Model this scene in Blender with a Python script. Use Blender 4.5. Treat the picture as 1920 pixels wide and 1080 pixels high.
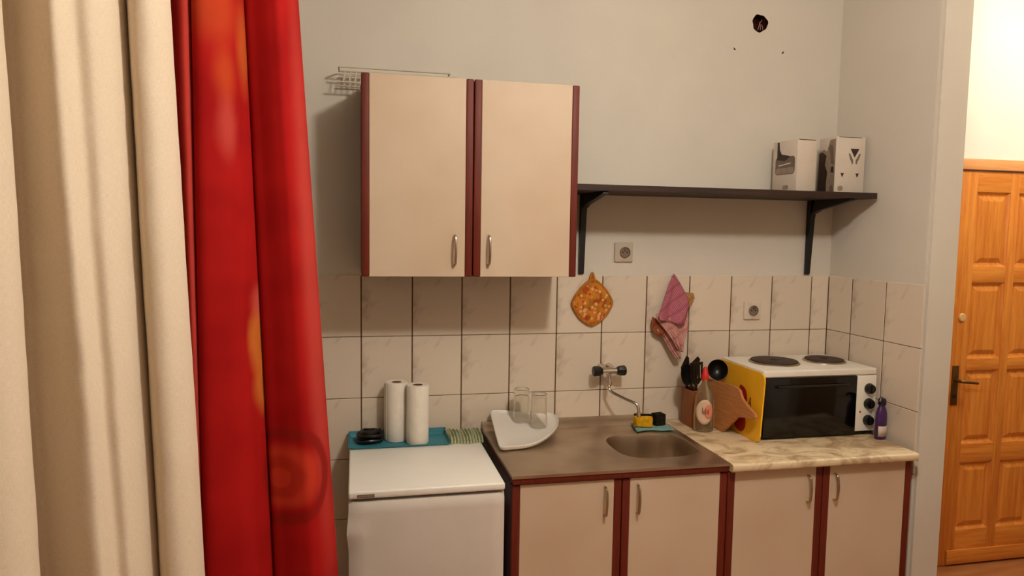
import bpy, bmesh, math, random
from mathutils import Vector, Matrix, noise
random.seed(7)
S = bpy.context.scene
for o in list(bpy.data.objects): bpy.data.objects.remove(o)
COL = S.collection
R = math.radians

# ------------------------------------------------------------------ camera
cam = bpy.data.cameras.new('camera'); camo = bpy.data.objects.new('camera', cam); COL.objects.link(camo)
cam.sensor_width = 36.0; cam.lens = 1319.65 / 1920 * 36.0; cam.clip_start = 0.02
def look(yaw, pitch, roll):
    f = Vector((math.sin(yaw) * math.cos(pitch), math.cos(yaw) * math.cos(pitch), math.sin(pitch)))
    r = Vector((math.cos(yaw), -math.sin(yaw), 0)); u = r.cross(f)
    c, s = math.cos(roll), math.sin(roll)
    r2 = c * r + s * u; u2 = -s * r + c * u
    return Matrix((r2, u2, -f)).transposed()
camo.matrix_world = Matrix.Translation((-0.0187, -2.8164, 1.6615)) @ look(0.2185, -0.0793, 0.0155).to_4x4()
S.camera = camo

# ------------------------------------------------------------------ world, exposure
W = bpy.data.worlds.new('world'); S.world = W; W.use_nodes = True
W.node_tree.nodes['Background'].inputs[0].default_value = (1.0, 0.85, 0.68, 1)
W.node_tree.nodes['Background'].inputs[1].default_value = 0.05
S.view_settings.view_transform = 'Standard'; S.view_settings.look = 'None'
S.view_settings.exposure = 0.0; S.view_settings.gamma = 1.0; S.view_settings.use_curve_mapping = False
ROOM_LAMP = dict(pos=(0.85, -1.86, 2.70), r=0.085, strength=268.0, color=(1.0, 0.94, 0.85))
HALL_LAMP = dict(pos=(3.28, -0.80, 2.76), r=0.09, strength=130.0, color=(1.0, 0.97, 0.84))

# ------------------------------------------------------------------ materials
def lin(c):
    return tuple(((v / 255) / 12.92 if v / 255 <= 0.04045 else ((v / 255 + 0.055) / 1.055) ** 2.4) for v in c) + (1,)
class N:
    """tiny node-graph helper"""
    def __init__(s, name):
        s.m = bpy.data.materials.new(name); s.m.use_nodes = True; s.t = s.m.node_tree
        s.b = s.t.nodes['Principled BSDF']
    def new(s, typ, **kw):
        n = s.t.nodes.new(typ)
        for k, v in kw.items(): setattr(n, k, v)
        return n
    def link(s, a, b): s.t.links.new(a, b)
    def put(s, sock, v):
        if isinstance(v, bpy.types.NodeSocket): s.link(v, sock)
        else: sock.default_value = v
    def math(s, op, a, b=0.0, c=0.0, clamp=False):
        n = s.new('ShaderNodeMath', operation=op, use_clamp=clamp)
        s.put(n.inputs[0], a); s.put(n.inputs[1], b)
        if len(n.inputs) > 2: s.put(n.inputs[2], c)
        return n.outputs[0]
    def step(s, v, a, b, lo=0.0, hi=1.0):
        n = s.new('ShaderNodeMapRange', interpolation_type='SMOOTHSTEP'); n.clamp = True
        s.put(n.inputs[0], v); n.inputs[1].default_value = a; n.inputs[2].default_value = b
        n.inputs[3].default_value = lo; n.inputs[4].default_value = hi
        return n.outputs[0]
    def mix(s, f, a, b, mode='MIX'):
        n = s.new('ShaderNodeMix', data_type='RGBA', blend_type=mode)
        s.put(n.inputs[0], f); s.put(n.inputs[6], a); s.put(n.inputs[7], b)
        return n.outputs[2]
    def coord(s, kind='Object', scale=(1, 1, 1), rot=(0, 0, 0)):
        c = s.new('ShaderNodeTexCoord'); m = s.new('ShaderNodeMapping')
        s.link(c.outputs[kind], m.inputs[0]); m.inputs['Scale'].default_value = scale; m.inputs['Rotation'].default_value = rot
        return m.outputs[0]
    def noise(s, vec, scale=5, detail=3, rough=0.5, dist=0.0):
        n = s.new('ShaderNodeTexNoise'); s.put(n.inputs['Vector'], vec)
        n.inputs['Scale'].default_value = scale; n.inputs['Detail'].default_value = detail
        n.inputs['Roughness'].default_value = rough; n.inputs['Distortion'].default_value = dist
        return n.outputs[0]
    def bump(s, h, strength=0.2, dist=0.002):
        n = s.new('ShaderNodeBump'); n.inputs['Strength'].default_value = strength; n.inputs['Distance'].default_value = dist
        s.put(n.inputs['Height'], h); s.link(n.outputs[0], s.b.inputs['Normal'])
    def done(s, color=None, rough=0.5, metal=0.0, spec=0.5):
        if color is not None: s.put(s.b.inputs['Base Color'], color)
        s.put(s.b.inputs['Roughness'], rough); s.b.inputs['Metallic'].default_value = metal
        s.b.inputs['Specular IOR Level'].default_value = spec
        return s.m
def plain(name, c, rough=0.5, metal=0.0, spec=0.5, var=0.06, scale=12, bump=0.0, bscale=200):
    n = N(name); v = n.coord(); f = n.noise(v, scale, 3)
    a = lin(c); d = tuple(x * (1 - 2 * var) for x in a[:3]) + (1,)
    col = n.mix(n.step(f, 0.3, 0.7), d, a)
    if bump: n.bump(n.noise(v, bscale, 2), bump, 0.001)
    return n.done(col, rough, metal, spec)
M = {}
def m_wall(name, c):
    n = N(name); v = n.coord()
    col = n.mix(n.step(n.noise(v, 1.7, 4), 0.3, 0.7), lin(c), lin(tuple(int(x * 0.965) for x in c)))
    n.bump(n.math('ADD', n.noise(v, 90, 4), n.math('MULTIPLY', n.noise(v, 9, 3), 2.0)), 0.12, 0.003)
    return n.done(col, 0.9, spec=0.15)
M['wall'] = m_wall('wall_paint', (219, 211, 197))
M['wall_hall'] = m_wall('hall_paint', (240, 238, 226))
M['hall_far'] = m_wall('hall_low_bounce_paint', (176, 150, 122))  # for the unseen hall walls, darkened to cut bounce light
M['ceil'] = m_wall('ceiling_paint', (238, 230, 215))
def m_tile():
    n = N('marbled_tile'); v = n.coord('Object', (1, 1, 1), (0, R(38), 0))
    oi = n.new('ShaderNodeObjectInfo')
    off = n.new('ShaderNodeVectorMath', operation='ADD'); sc = n.new('ShaderNodeCombineXYZ')
    n.link(n.math('MULTIPLY', oi.outputs['Random'], 0.05), sc.inputs[0]); n.link(n.math('MULTIPLY', oi.outputs['Random'], 0.03), sc.inputs[2])
    n.link(v, off.inputs[0]); n.link(sc.outputs[0], off.inputs[1])
    st = n.new('ShaderNodeMapping'); n.link(off.outputs[0], st.inputs[0]); st.inputs['Scale'].default_value = (5, 5, 10)
    f = n.noise(st.outputs[0], 1.3, 2.5, 0.5, 0.4)
    col = n.mix(n.step(f, 0.52, 0.78), lin((222, 206, 186)), lin((176, 155, 136)))
    f2 = n.noise(off.outputs[0], 14, 3)
    col = n.mix(n.step(f2, 0.45, 0.8, 0, 0.5), col, lin((222, 208, 190)))
    hsv = n.new('ShaderNodeHueSaturation'); n.link(col, hsv.inputs['Color'])
    n.link(n.math('ADD', 0.94, n.math('MULTIPLY', oi.outputs['Random'], 0.08)), hsv.inputs['Value'])
    return n.done(hsv.outputs[0], 0.32, spec=0.45)
M['tile'] = m_tile()
M['grout'] = plain('grout', (112, 84, 60), 0.95, spec=0.1, var=0.15, scale=30)
def m_wood(name, c1, c2, axis='Z', rough=0.4, scale=1.0, coat=0.0):
    n = N(name); s = {'Z': (22, 22, 1.1), 'X': (1.1, 22, 22), 'Y': (22, 1.1, 22)}[axis]
    v = n.coord('Object', tuple(x * scale for x in s))
    g = n.noise(v, 3.0, 5, 0.6, 0.6); g2 = n.noise(v, 16, 2)
    f = n.math('ADD', n.math('MULTIPLY', g, 0.75), n.math('MULTIPLY', g2, 0.25))
    col = n.mix(n.step(f, 0.34, 0.66), lin(c1), lin(c2))
    n.bump(g2, 0.06, 0.001); n.b.inputs['Coat Weight'].default_value = coat; n.b.inputs['Coat Roughness'].default_value = 0.2
    return n.done(col, rough, spec=0.4)
M['mahog'] = m_wood('mahogany_laminate', (94, 27, 9), (112, 36, 13), 'Z', 0.55)
M['carcass'] = m_wood('mahogany_carcass', (52, 14, 8), (64, 20, 11), 'Z', 0.45)
M['pine'] = m_wood('varnished_pine', (206, 118, 42), (230, 150, 62), 'Z', 0.35, 0.8, 0.3)
M['pine_x'] = m_wood('varnished_pine_rail', (206, 118, 42), (230, 150, 62), 'X', 0.35, 0.8, 0.3)
M['pine_fr'] = m_wood('pine_frame', (224, 152, 92), (234, 168, 108), 'X', 0.4, 0.8)
M['board_wood'] = m_wood('beech_board', (172, 108, 58), (190, 128, 76), 'Y', 0.55, 1.5)
M['holder_wood'] = m_wood('dark_wood_box', (128, 70, 30), (152, 88, 42), 'Z', 0.5, 1.5)
M['dark_shelf'] = m_wood('dark_shelf_board', (44, 28, 22), (58, 38, 30), 'X', 0.5)
M['floor'] = None
def m_floor():
    n = N('floor_planks'); v = n.coord('Object', (1.2, 9, 1))
    br = n.new('ShaderNodeTexBrick'); n.link(n.coord('Object', (1, 1, 1), (0, 0, R(90))), br.inputs[0])
    col = n.mix(n.step(n.noise(v, 3, 4), 0.3, 0.7), lin((182, 124, 78)), lin((160, 102, 60)))
    return n.done(col, 0.35, spec=0.4)
M['floor'] = m_floor()
def m_cream():
    n = N('cream_laminate'); v = n.coord()
    col = n.mix(n.step(n.noise(v, 3, 4), 0.3, 0.7), lin((212, 190, 164)), lin((204, 180, 152)))
    return n.done(col, 0.5, spec=0.35)
M['cream'] = m_cream()
M['enamel'] = plain('white_enamel', (243, 238, 228), 0.35, var=0.02, scale=4)
M['enamel_door'] = plain('fridge_door_enamel', (222, 213, 202), 0.45, var=0.03, scale=5, bump=0.05, bscale=400)
M['oven_white'] = plain('oven_enamel', (240, 233, 220), 0.3, var=0.02)
M['rubber'] = plain('dark_rubber', (38, 30, 26), 0.8)
M['black'] = plain('black_plastic', (14, 12, 12), 0.35, var=0.1)
M['blackmetal'] = plain('black_metal', (20, 15, 13), 0.5, var=0.1)
M['glassblack'] = plain('black_oven_glass', (5, 4, 4), 0.12, var=0.0)
M['iron'] = plain('cast_iron', (62, 42, 32), 0.6, var=0.2, scale=40)
M['chrome'] = plain('chrome', (215, 205, 195), 0.16, 1.0, var=0.03)
M['nickel'] = plain('brushed_nickel', (190, 175, 155), 0.28, 1.0, var=0.05)
def m_steel():
    n = N('stainless_steel'); v = n.coord()
    f = n.noise(v, 5, 2, 0.5, 0.3)
    col = n.mix(n.step(f, 0.3, 0.75), lin((206, 190, 170)), lin((172, 154, 134)))
    n.link(n.step(n.noise(v, 14, 4), 0.3, 0.7, 0.24, 0.42), n.b.inputs['Roughness'])
    m = n.done(col, 0.3, 1.0); n.link(n.step(n.noise(v, 6, 2), 0.3, 0.7, 0.30, 0.40), n.b.inputs['Roughness'])
    return m
M['steel'] = m_steel()
def m_worktop():
    n = N('marbled_worktop'); v = n.coord('Object', (1, 1.6, 1), (0, 0, R(25)))
    f = n.noise(v, 7, 6, 0.6, 1.2)
    col = n.mix(n.step(f, 0.44, 0.68), lin((218, 195, 158)), lin((166, 136, 102)))
    col = n.mix(n.step(n.noise(v, 30, 3), 0.55, 0.8, 0, 0.4), col, lin((146, 112, 78)))
    return n.done(col, 0.35, spec=0.4)
M['worktop'] = m_worktop()
M['white_plastic'] = plain('white_plastic', (226, 218, 208), 0.4, var=0.02)
M['socket'] = plain('socket_plastic', (196, 180, 160), 0.4, var=0.03)
M['socket_dark'] = plain('socket_well', (128, 110, 92), 0.5, var=0.05)
M['paper'] = plain('paper_towel', (236, 226, 212), 0.95, spec=0.1, var=0.03, scale=30, bump=0.25, bscale=300)
M['card'] = plain('cardboard_core', (120, 84, 52), 0.9, spec=0.1)
M['box_white'] = plain('white_carton', (214, 200, 184), 0.6, var=0.03, spec=0.3)
M['box_grey'] = plain('printed_grey', (118, 100, 86), 0.6, var=0.1, scale=40)
M['box_dark'] = plain('printed_dark', (58, 40, 32), 0.6, var=0.15, scale=40)
M['box_mid'] = plain('printed_taupe', (158, 138, 120), 0.6, var=0.1, scale=40)
M['blue'] = plain('turquoise_plastic', (52, 128, 142), 0.5, var=0.06)
M['blue_cloth'] = plain('turquoise_cloth', (126, 166, 160), 0.95, spec=0.1, var=0.08, scale=40, bump=0.4, bscale=500)
M['yellow_sponge'] = plain('yellow_sponge', (226, 168, 34), 0.95, spec=0.1, var=0.12, scale=60, bump=0.8, bscale=260)
M['scour'] = plain('dark_scouring_pad', (42, 36, 26), 0.98, spec=0.1, var=0.3, scale=120, bump=0.8, bscale=300)
M['yellow_board'] = plain('yellow_plastic_board', (250, 186, 26), 0.45, var=0.04)
M['red_print'] = plain('red_print', (176, 26, 20), 0.5, var=0.05)
M['brown_print'] = plain('brown_print', (110, 40, 20), 0.5, var=0.05)
M['red_cap'] = plain('red_cap', (206, 36, 26), 0.4, var=0.02)
M['label'] = plain('bottle_label', (226, 190, 160), 0.6, var=0.05)
M['label_pink'] = plain('label_pink', (226, 140, 112), 0.6, var=0.05)
M['purple'] = plain('purple_plastic', (70, 34, 92), 0.3, var=0.15, scale=20)
M['purple_dark'] = plain('dark_purple_cap', (34, 16, 40), 0.35, var=0.1)
M['lilac'] = plain('pale_label', (214, 192, 178), 0.6, var=0.06)
M['wire'] = plain('white_coated_wire', (206, 194, 172), 0.5, var=0.02)
M['wires_in'] = plain('cable_grey', (150, 112, 108), 0.6)
M['hole'] = plain('raw_brick_plaster', (74, 36, 26), 0.98, spec=0.05, var=0.3, scale=60)
M['door_white'] = plain('cream_sticker', (228, 186, 130), 0.6)
M['bronze'] = plain('aged_brass', (120, 92, 56), 0.38, 0.8, var=0.1)
def m_glass():
    n = N('clear_glass'); n.b.inputs['Transmission Weight'].default_value = 1.0; n.b.inputs['IOR'].default_value = 1.45
    return n.done(lin((252, 252, 248)), 0.03)
M['glass'] = m_glass()
def m_soap():
    n = N('clear_soap_bottle'); n.b.inputs['Transmission Weight'].default_value = 0.92; n.b.inputs['IOR'].default_value = 1.3
    return n.done(lin((232, 220, 186)), 0.08)
M['soap'] = m_soap()
def m_emit(name, color, strength):
    n = N(name); n.b.inputs['Emission Color'].default_value = color + (1,); n.b.inputs['Emission Strength'].default_value = strength
    return n.done(lin((250, 245, 235)), 0.4)
def m_green():
    n = N('green_striped_cloth'); v = n.coord()
    w = n.new('ShaderNodeTexWave', wave_type='BANDS', bands_direction='X'); n.link(v, w.inputs[0]); w.inputs['Scale'].default_value = 26; w.inputs['Distortion'].default_value = 1.2
    col = n.mix(n.step(w.outputs[1], 0.35, 0.75), lin((120, 132, 98)), lin((188, 186, 152)))
    n.bump(n.noise(v, 400, 2), 0.5, 0.002)
    return n.done(col, 0.95, spec=0.1)
M['green'] = m_green()
def m_floral():
    n = N('floral_print'); v = n.coord()
    vo = n.new('ShaderNodeTexVoronoi'); n.link(v, vo.inputs['Vector']); vo.inputs['Scale'].default_value = 62
    sep = n.new('ShaderNodeSeparateColor'); n.link(vo.outputs['Color'], sep.inputs[0])
    f = n.noise(v, 24, 2)
    col = n.mix(n.step(f, 0.4, 0.62), lin((206, 128, 48)), lin((168, 116, 40)))
    col = n.mix(n.step(n.noise(v, 52, 2), 0.52, 0.6), col, lin((172, 76, 30)))
    petals = n.math('MULTIPLY', n.step(vo.outputs['Distance'], 0.34, 0.5, 1.0, 0.0), n.step(sep.outputs[0], 0.42, 0.5))
    col = n.mix(petals, col, lin((232, 170, 118)))
    n.bump(vo.outputs['Distance'], 0.4, 0.004)
    return n.done(col, 0.9, spec=0.1)
M['floral'] = m_floral()
M['ochre'] = plain('ochre_piping', (188, 118, 42), 0.9, spec=0.1, var=0.15, scale=50, bump=0.4)
def m_knit(name, c1, c2, c3):
    n = N(name); v = n.coord('Object', (1, 1, 1), (0, R(35), 0))
    w = n.new('ShaderNodeTexWave', wave_type='BANDS', bands_direction='X'); n.link(v, w.inputs[0]); w.inputs['Scale'].default_value = 42; w.inputs['Distortion'].default_value = 3; w.inputs['Detail Scale'].default_value = 12
    w2 = n.new('ShaderNodeTexWave', wave_type='BANDS', bands_direction='Z'); n.link(v, w2.inputs[0]); w2.inputs['Scale'].default_value = 7; w2.inputs['Distortion'].default_value = 1
    col = n.mix(n.step(w.outputs[1], 0.3, 0.7), lin(c1), lin(c2))
    col = n.mix(n.step(w2.outputs[1], 0.8, 0.97, 0, 0.35), col, lin(c3))
    n.bump(w.outputs[1], 0.7, 0.004)
    return n.done(col, 0.95, spec=0.1)
M['pink'] = m_knit('pink_knit', (178, 92, 112), (206, 132, 142), (146, 52, 84))
M['pink_pale'] = m_knit('pale_pink_knit', (206, 138, 132), (226, 176, 162), (170, 90, 84))
M['brown_knit'] = m_knit('brown_knit', (140, 70, 44), (176, 104, 70), (110, 44, 30))
M['ochre_knit'] = m_knit('ochre_knit', (176, 120, 66), (204, 156, 100), (150, 90, 50))

# ------------------------------------------------------------------ mesh helpers
def add_box(bm, x0, x1, y0, y1, z0, z1, bev=0.0, seg=2):
    vs = [bm.verts.new((x, y, z)) for z in (z0, z1) for y in (y0, y1) for x in (x0, x1)]
    fs = [bm.faces.new([vs[i] for i in q]) for q in ((0, 2, 3, 1), (4, 5, 7, 6), (0, 1, 5, 4), (2, 6, 7, 3), (0, 4, 6, 2), (1, 3, 7, 5))]
    if bev:
        ed = list({e for f in fs for e in f.edges})
        bmesh.ops.bevel(bm, geom=ed, offset=bev, segments=seg, affect='EDGES', profile=0.5)
    return bm
def box(*a, **k): return add_box(bmesh.new(), *a, **k)
def add_lathe(bm, prof, c=(0, 0, 0), seg=32, sx=1.0, sy=1.0):
    """prof: list of (r,z)"""
    rings = []
    for r, z in prof:
        if r < 1e-6: rings.append([bm.verts.new((c[0], c[1], c[2] + z))])
        else: rings.append([bm.verts.new((c[0] + r * sx * math.cos(2 * math.pi * i / seg), c[1] + r * sy * math.sin(2 * math.pi * i / seg), c[2] + z)) for i in range(seg)])
    for a, b in zip(rings, rings[1:]):
        for i in range(seg):
            j = (i + 1) % seg
            if len(a) == 1 and len(b) == 1: continue
            if len(a) == 1: bm.faces.new((a[0], b[j], b[i]))
            elif len(b) == 1: bm.faces.new((a[i], a[j], b[0]))
            else: bm.faces.new((a[i], a[j], b[j], b[i]))
    return bm
def lathe(*a, **k): return add_lathe(bmesh.new(), *a, **k)
def add_tube(bm, pts, r, seg=10, caps=True):
    pts = [Vector(p) for p in pts]; n = len(pts)
    rs = r if isinstance(r, (list, tuple)) else [r] * n
    rings = []; up = None
    for i, p in enumerate(pts):
        t = (pts[min(i + 1, n - 1)] - pts[max(i - 1, 0)]).normalized()
        if up is None:
            up = Vector((0, 0, 1)) if abs(t.z) < 0.9 else Vector((1, 0, 0))
        a = t.cross(up).normalized(); b = a.cross(t).normalized(); up = b
        rings.append([bm.verts.new(p + rs[i] * (math.cos(2 * math.pi * k / seg) * a + math.sin(2 * math.pi * k / seg) * b)) for k in range(seg)])
    for A, B in zip(rings, rings[1:]):
        for k in range(seg): bm.faces.new((A[k], A[(k + 1) % seg], B[(k + 1) % seg], B[k]))
    if caps: bm.faces.new(rings[0][::-1]); bm.faces.new(rings[-1])
    return bm
def tube(*a, **k): return add_tube(bmesh.new(), *a, **k)
def add_prism(bm, pts, ext):
    """pts: 3D outline, extruded by vector ext"""
    e = Vector(ext); a = [bm.verts.new(p) for p in pts]; b = [bm.verts.new(Vector(p) + e) for p in pts]; n = len(pts)
    bm.faces.new(a); bm.faces.new(b[::-1])
    for i in range(n): bm.faces.new((a[i], b[i], b[(i + 1) % n], a[(i + 1) % n]))
    return bm
def prism(*a, **k): return add_prism(bmesh.new(), *a, **k)
def smooth_curve(ctrl, k=8, closed=False):
    n = len(ctrl); out = []
    rng = range(n if closed else n - 1)
    for i in rng:
        P = [ctrl[(i + d) % n] if closed else ctrl[max(0, min(n - 1, i + d))] for d in (-1, 0, 1, 2)]
        for s in range(k):
            t = s / k
            out.append(tuple(0.5 * (2 * b + (-a + c) * t + (2 * a - 5 * b + 4 * c - d) * t * t + (-a + 3 * b - 3 * c + d) * t ** 3) for a, b, c, d in zip(*P)))
    if not closed: out.append(tuple(ctrl[-1]))
    return out
def xf(bm, mat):
    bm.transform(mat); return bm
ROOT = {}
def finish(bm, name, mat, smooth=35):
    bmesh.ops.recalc_face_normals(bm, faces=bm.faces)
    if smooth:
        for f in bm.faces: f.smooth = True
        for e in bm.edges:
            if len(e.link_faces) == 2 and e.calc_face_angle(0) > R(smooth): e.smooth = False
    me = bpy.data.meshes.new(name); bm.to_mesh(me); bm.free()
    if mat: me.materials.append(M[mat] if isinstance(mat, str) else mat)
    return me
def origin(o):
    v = Vector((0, 0, 0))
    while o: v += o.location; o = o.parent
    return v
def obj(name, bm, mat, parent=None, loc=None, smooth=35, local=False):
    """bm in world coordinates (or in the parent's frame when local); returns the object"""
    loc = Vector(loc) if loc else Vector((0, 0, 0))
    base = (Vector((0, 0, 0)) if local else origin(parent)) if parent else loc
    if not (parent and local): bm.transform(Matrix.Translation(-base))
    o = bpy.data.objects.new(name, finish(bm, name, mat, smooth)); COL.objects.link(o)
    if parent: o.parent = parent
    else: o.location = loc
    return o
def tag(o, label=None, cat=None, group=None, kind=None):
    if label: o['label'] = label
    if cat: o['category'] = cat
    if group: o['group'] = group
    if kind: o['kind'] = kind
    return o
def thing(name, label, cat, loc, group=None, rz=0.0):
    o = bpy.data.objects.new(name, None); COL.objects.link(o); o.location = loc; o.rotation_euler = (0, 0, rz)
    o.empty_display_size = 0.05
    return tag(o, label, cat, group)
def struct(name, bm, mat, label, cat, loc=(0, 0, 0), smooth=35):
    return tag(obj(name, bm, mat, None, loc, smooth), label, cat, None, 'structure')

# ------------------------------------------------------------------ setting
XR, XS, YS, YH, H = 2.092, 2.235, -0.556, 0.08, 2.95     # right wall face, its far face, its end, hall wall, ceiling
ZT, PW, PH = 1.485, 0.2, 0.246                            # top of the tiling, tile pitch
HC, HR = (1.687, 2.577), 0.037                            # hole in the wall
def wall_with_hole(x0, x1, z0, z1, y, depth):
    bm = bmesh.new(); n = 28
    inner, outer = [], []
    for i in range(n):
        a = 2 * math.pi * i / n; rr = HR * (1 + 0.06 * math.sin(3 * a + 1) + 0.04 * math.sin(7 * a))
        inner.append((HC[0] + rr * math.cos(a), HC[1] + rr * math.sin(a)))
        outer.append((HC[0] + 0.12 * max(-1, min(1, 1.45 * math.cos(a))), HC[1] + 0.12 * max(-1, min(1, 1.45 * math.sin(a)))))
    vi = [bm.verts.new((p[0], y, p[1])) for p in inner]; vo = [bm.verts.new((p[0], y, p[1])) for p in outer]
    for i in range(n): bm.faces.new((vi[i], vi[(i + 1) % n], vo[(i + 1) % n], vo[i]))
    xa, xb, za, zb = HC[0] - 0.12, HC[0] + 0.12, HC[1] - 0.12, HC[1] + 0.12
    for q in ((x0, xa, z0, z1), (xb, x1, z0, z1), (xa, xb, z0, za), (xa, xb, zb, z1)):
        bm.faces.new([bm.verts.new(p) for p in ((q[0], y, q[2]), (q[1], y, q[2]), (q[1], y, q[3]), (q[0], y, q[3]))])
    add_box(bm, x0, x1, y + depth - 0.005, y + depth, z0, z1)
    # returns
    return bm
wb = struct('wall_back', wall_with_hole(-1.6, XR, 0, H, 0.004, 0.09), 'wall', 'off-white painted kitchen back wall above and behind the tiling', 'wall', smooth=0)
rec = obj('hole_lining', tube([(HC[0], 0.003, HC[1]), (HC[0], 0.06, HC[1])], HR * 1.08, 24), 'hole', wb)
rec.data.transform(Matrix.Translation((0, 0.001, 0)))
for a in range(1):
    bm = bmesh.new()
    for dx, dz, ex, ez in ((-0.012, -0.03, -0.004, 0.004), (0.0, -0.03, -0.004, 0.0), (-0.004, 0.0, 0.006, 0.012), (0.012, -0.028, 0.004, -0.006)):
        add_tube(bm, [(HC[0] + dx, -0.0, HC[1] + dz), (HC[0] + (dx + ex) / 2, -0.003, HC[1] + (dz + ez) / 2), (HC[0] + ex, -0.001, HC[1] + ez)], 0.0016, 6)
    obj('cable_end', bm, 'wires_in', wb)
# remove the front cap of the lining so the hole is open
me = rec.data; bm = bmesh.new(); bm.from_mesh(me)
bmesh.ops.delete(bm, geom=[f for f in bm.faces if len(f.verts) > 6 and f.calc_center_median().y < 0.03], context='FACES'); bm.to_mesh(me); bm.free()
def tile_mesh(w, h):
    return finish(add_box(bmesh.new(), 0.0, w, 0.0, 0.007, -h, 0.0, 0.0015, 1), 'tile', 'tile', 30)
G_V, G_H = 0.0048, 0.0024
full = tile_mesh(PW - G_V, PH - G_H)
def tile(parent, x, z, w=None, h=None, y=0.0, rz=0.0):
    me = full if w is None and h is None else tile_mesh(w or PW - G_V, h or PH - G_H)
    o = bpy.data.objects.new('tile', me); COL.objects.link(o); o.parent = parent; o.location = (x, y, z); o.rotation_euler = (0, 0, rz)
    return o
gr = bmesh.new(); add_box(gr, -0.9, XR, 0.0025, 0.0055, ZT - 5 * PH, ZT - 0.004)
obj('grout_bed', gr, 'grout', wb, smooth=0)
for i in range(-4, 10):
    for j in range(5 if i < 1 else 3):
        tile(wb, i * PW + G_V / 2, ZT - j * PH)
for j in range(3): tile(wb, 2.0 + G_V / 2, ZT - j * PH, w=0.0835)
# right stub wall between kitchen and hall
bm = bmesh.new(); add_box(bm, XR, XS, YS - 0.002, YH, 0, H)
bmesh.ops.bevel(bm, geom=[e for e in bm.edges if abs(e.verts[0].co.z - e.verts[1].co.z) > 1 and e.verts[0].co.y < -0.5], offset=0.012, segments=4, affect='EDGES')
wr = struct('wall_right', bm, 'wall', 'short white wall dividing the kitchen niche from the hall, tiled on its kitchen side', 'wall')
gr = bmesh.new(); add_box(gr, XR - 0.002, XR + 0.001, -0.552, 0.0, ZT - 3 * PH, ZT - 0.004)
obj('grout_bed', gr, 'grout', wr, smooth=0)
for j in range(3):
    tile(wr, 2.088, ZT - j * PH, w=0.156 - G_V, y=-0.001, rz=R(-90))
    for k in range(2): tile(wr, 2.088, ZT - j * PH, y=-0.156 - k * PW - G_V / 2, rz=R(-90))
# hall wall with the door, enclosing walls, floor, ceiling
DX0, DX1, DZ = 2.80, 3.55, 2.049
bm = bmesh.new()
add_box(bm, XS, DX0, YH, YH + 0.12, 0, H); add_box(bm, DX1, 4.3, YH, YH + 0.12, 0, H); add_box(bm, DX0, DX1, YH, YH + 0.12, DZ, H)
struct('wall_hall', bm, 'wall_hall', 'bright white hall wall above the pine door', 'wall', smooth=0)
struct('wall_hall_side', box(4.3, 4.4, -1.5, YH + 0.12, 0, H), 'hall_far', 'beige side wall of the hall', 'wall', smooth=0)
struct('wall_hall_front', box(XS, 4.4, -1.6, -1.5, 0, H), 'hall_far', 'beige near wall of the hall', 'wall', smooth=0)
struct('wall_right_front', box(XR, XS, -4.4, -1.36, 0, H), 'wall', 'white wall on the near side of the hall opening', 'wall', smooth=0)
struct('wall_left', box(-1.7, -1.6, -4.4, 0.1, 0, H), 'wall', 'off-white wall behind the curtains', 'wall', smooth=0)
struct('wall_front', box(-1.7, XS, -4.5, -4.4, 0, H), 'wall', 'off-white wall behind the viewer', 'wall', smooth=0)
struct('floor', box(-1.7, 4.4, -4.5, 0.2, -0.05, 0.0), 'floor', 'light peach brown floor', 'floor', smooth=0)
struct('ceiling', box(-1.7, 4.4, -4.5, 0.2, H, H + 0.05), 'ceil', 'white ceiling', 'ceiling', smooth=0)

# panelled pine door
door = thing('door_1', 'honey coloured pine door with eight raised panels in the hall', 'door', (3.17, YH, 0)); door['kind'] = 'structure'
fr = bmesh.new(); add_box(fr, DX0 - 0.03, DX1 + 0.03, YH - 0.015, YH - 0.001, 1.998, DZ + 0.002, 0.004)
obj('frame_head', fr, 'pine_fr', door)
for x0, x1 in ((DX0 - 0.03, DX0 + 0.035), (DX1 - 0.035, DX1 + 0.03)):
    obj('frame_jamb', box(x0, x1, YH - 0.015, YH - 0.001, 0, 1.998, bev=0.004), 'pine', door)
LX0, LX1, LT = 2.838, 3.512, 1.994
cols = ((2.952, 3.150), (3.200, 3.398)); rows = ((1.527, 1.892), (1.067, 1.447), (0.632, 1.007), (0.185, 0.535))
leaf_back = obj('leaf_core', box(LX0, LX1, YH + 0.018, YH + 0.035, 0.004, LT), 'pine', door)
ys = (YH + 0.0, YH + 0.0185)
for x0, x1 in ((LX0, cols[0][0]), (cols[0][1], cols[1][0]), (cols[1][1], LX1)):
    obj('stile', box(x0, x1, ys[0], ys[1], 0.004, LT, bev=0.003), 'pine', door)
zr = [LT] + [v for r in rows for v in (r[1], r[0])] + [0.004]
for k in range(0, len(zr), 2):
    for c in cols: obj('rail', box(c[0] - 0.001, c[1] + 0.001, ys[0] + 0.0008, ys[1], zr[k + 1], zr[k], bev=0.003), 'pine_x', door)
def raised_panel(x0, x1, z0, z1):
    bm = bmesh.new(); L = []
    for ins, y in ((0.0, 0.004), (0.010, 0.0145), (0.018, 0.0165), (0.040, 0.006), (0.044, 0.005)):
        L.append([bm.verts.new(p) for p in ((x0 + ins, YH + y, z0 + ins), (x1 - ins, YH + y, z0 + ins), (x1 - ins, YH + y, z1 - ins), (x0 + ins, YH + y, z1 - ins))])
    for a, b in zip(L, L[1:]):
        for i in range(4): bm.faces.new((a[i], a[(i + 1) % 4], b[(i + 1) % 4], b[i]))
    bm.faces.new(L[-1]); return bm
for c in cols:
    for r in rows: obj('panel', raised_panel(c[0], c[1], r[0], r[1]), 'pine', door, smooth=0)
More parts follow.
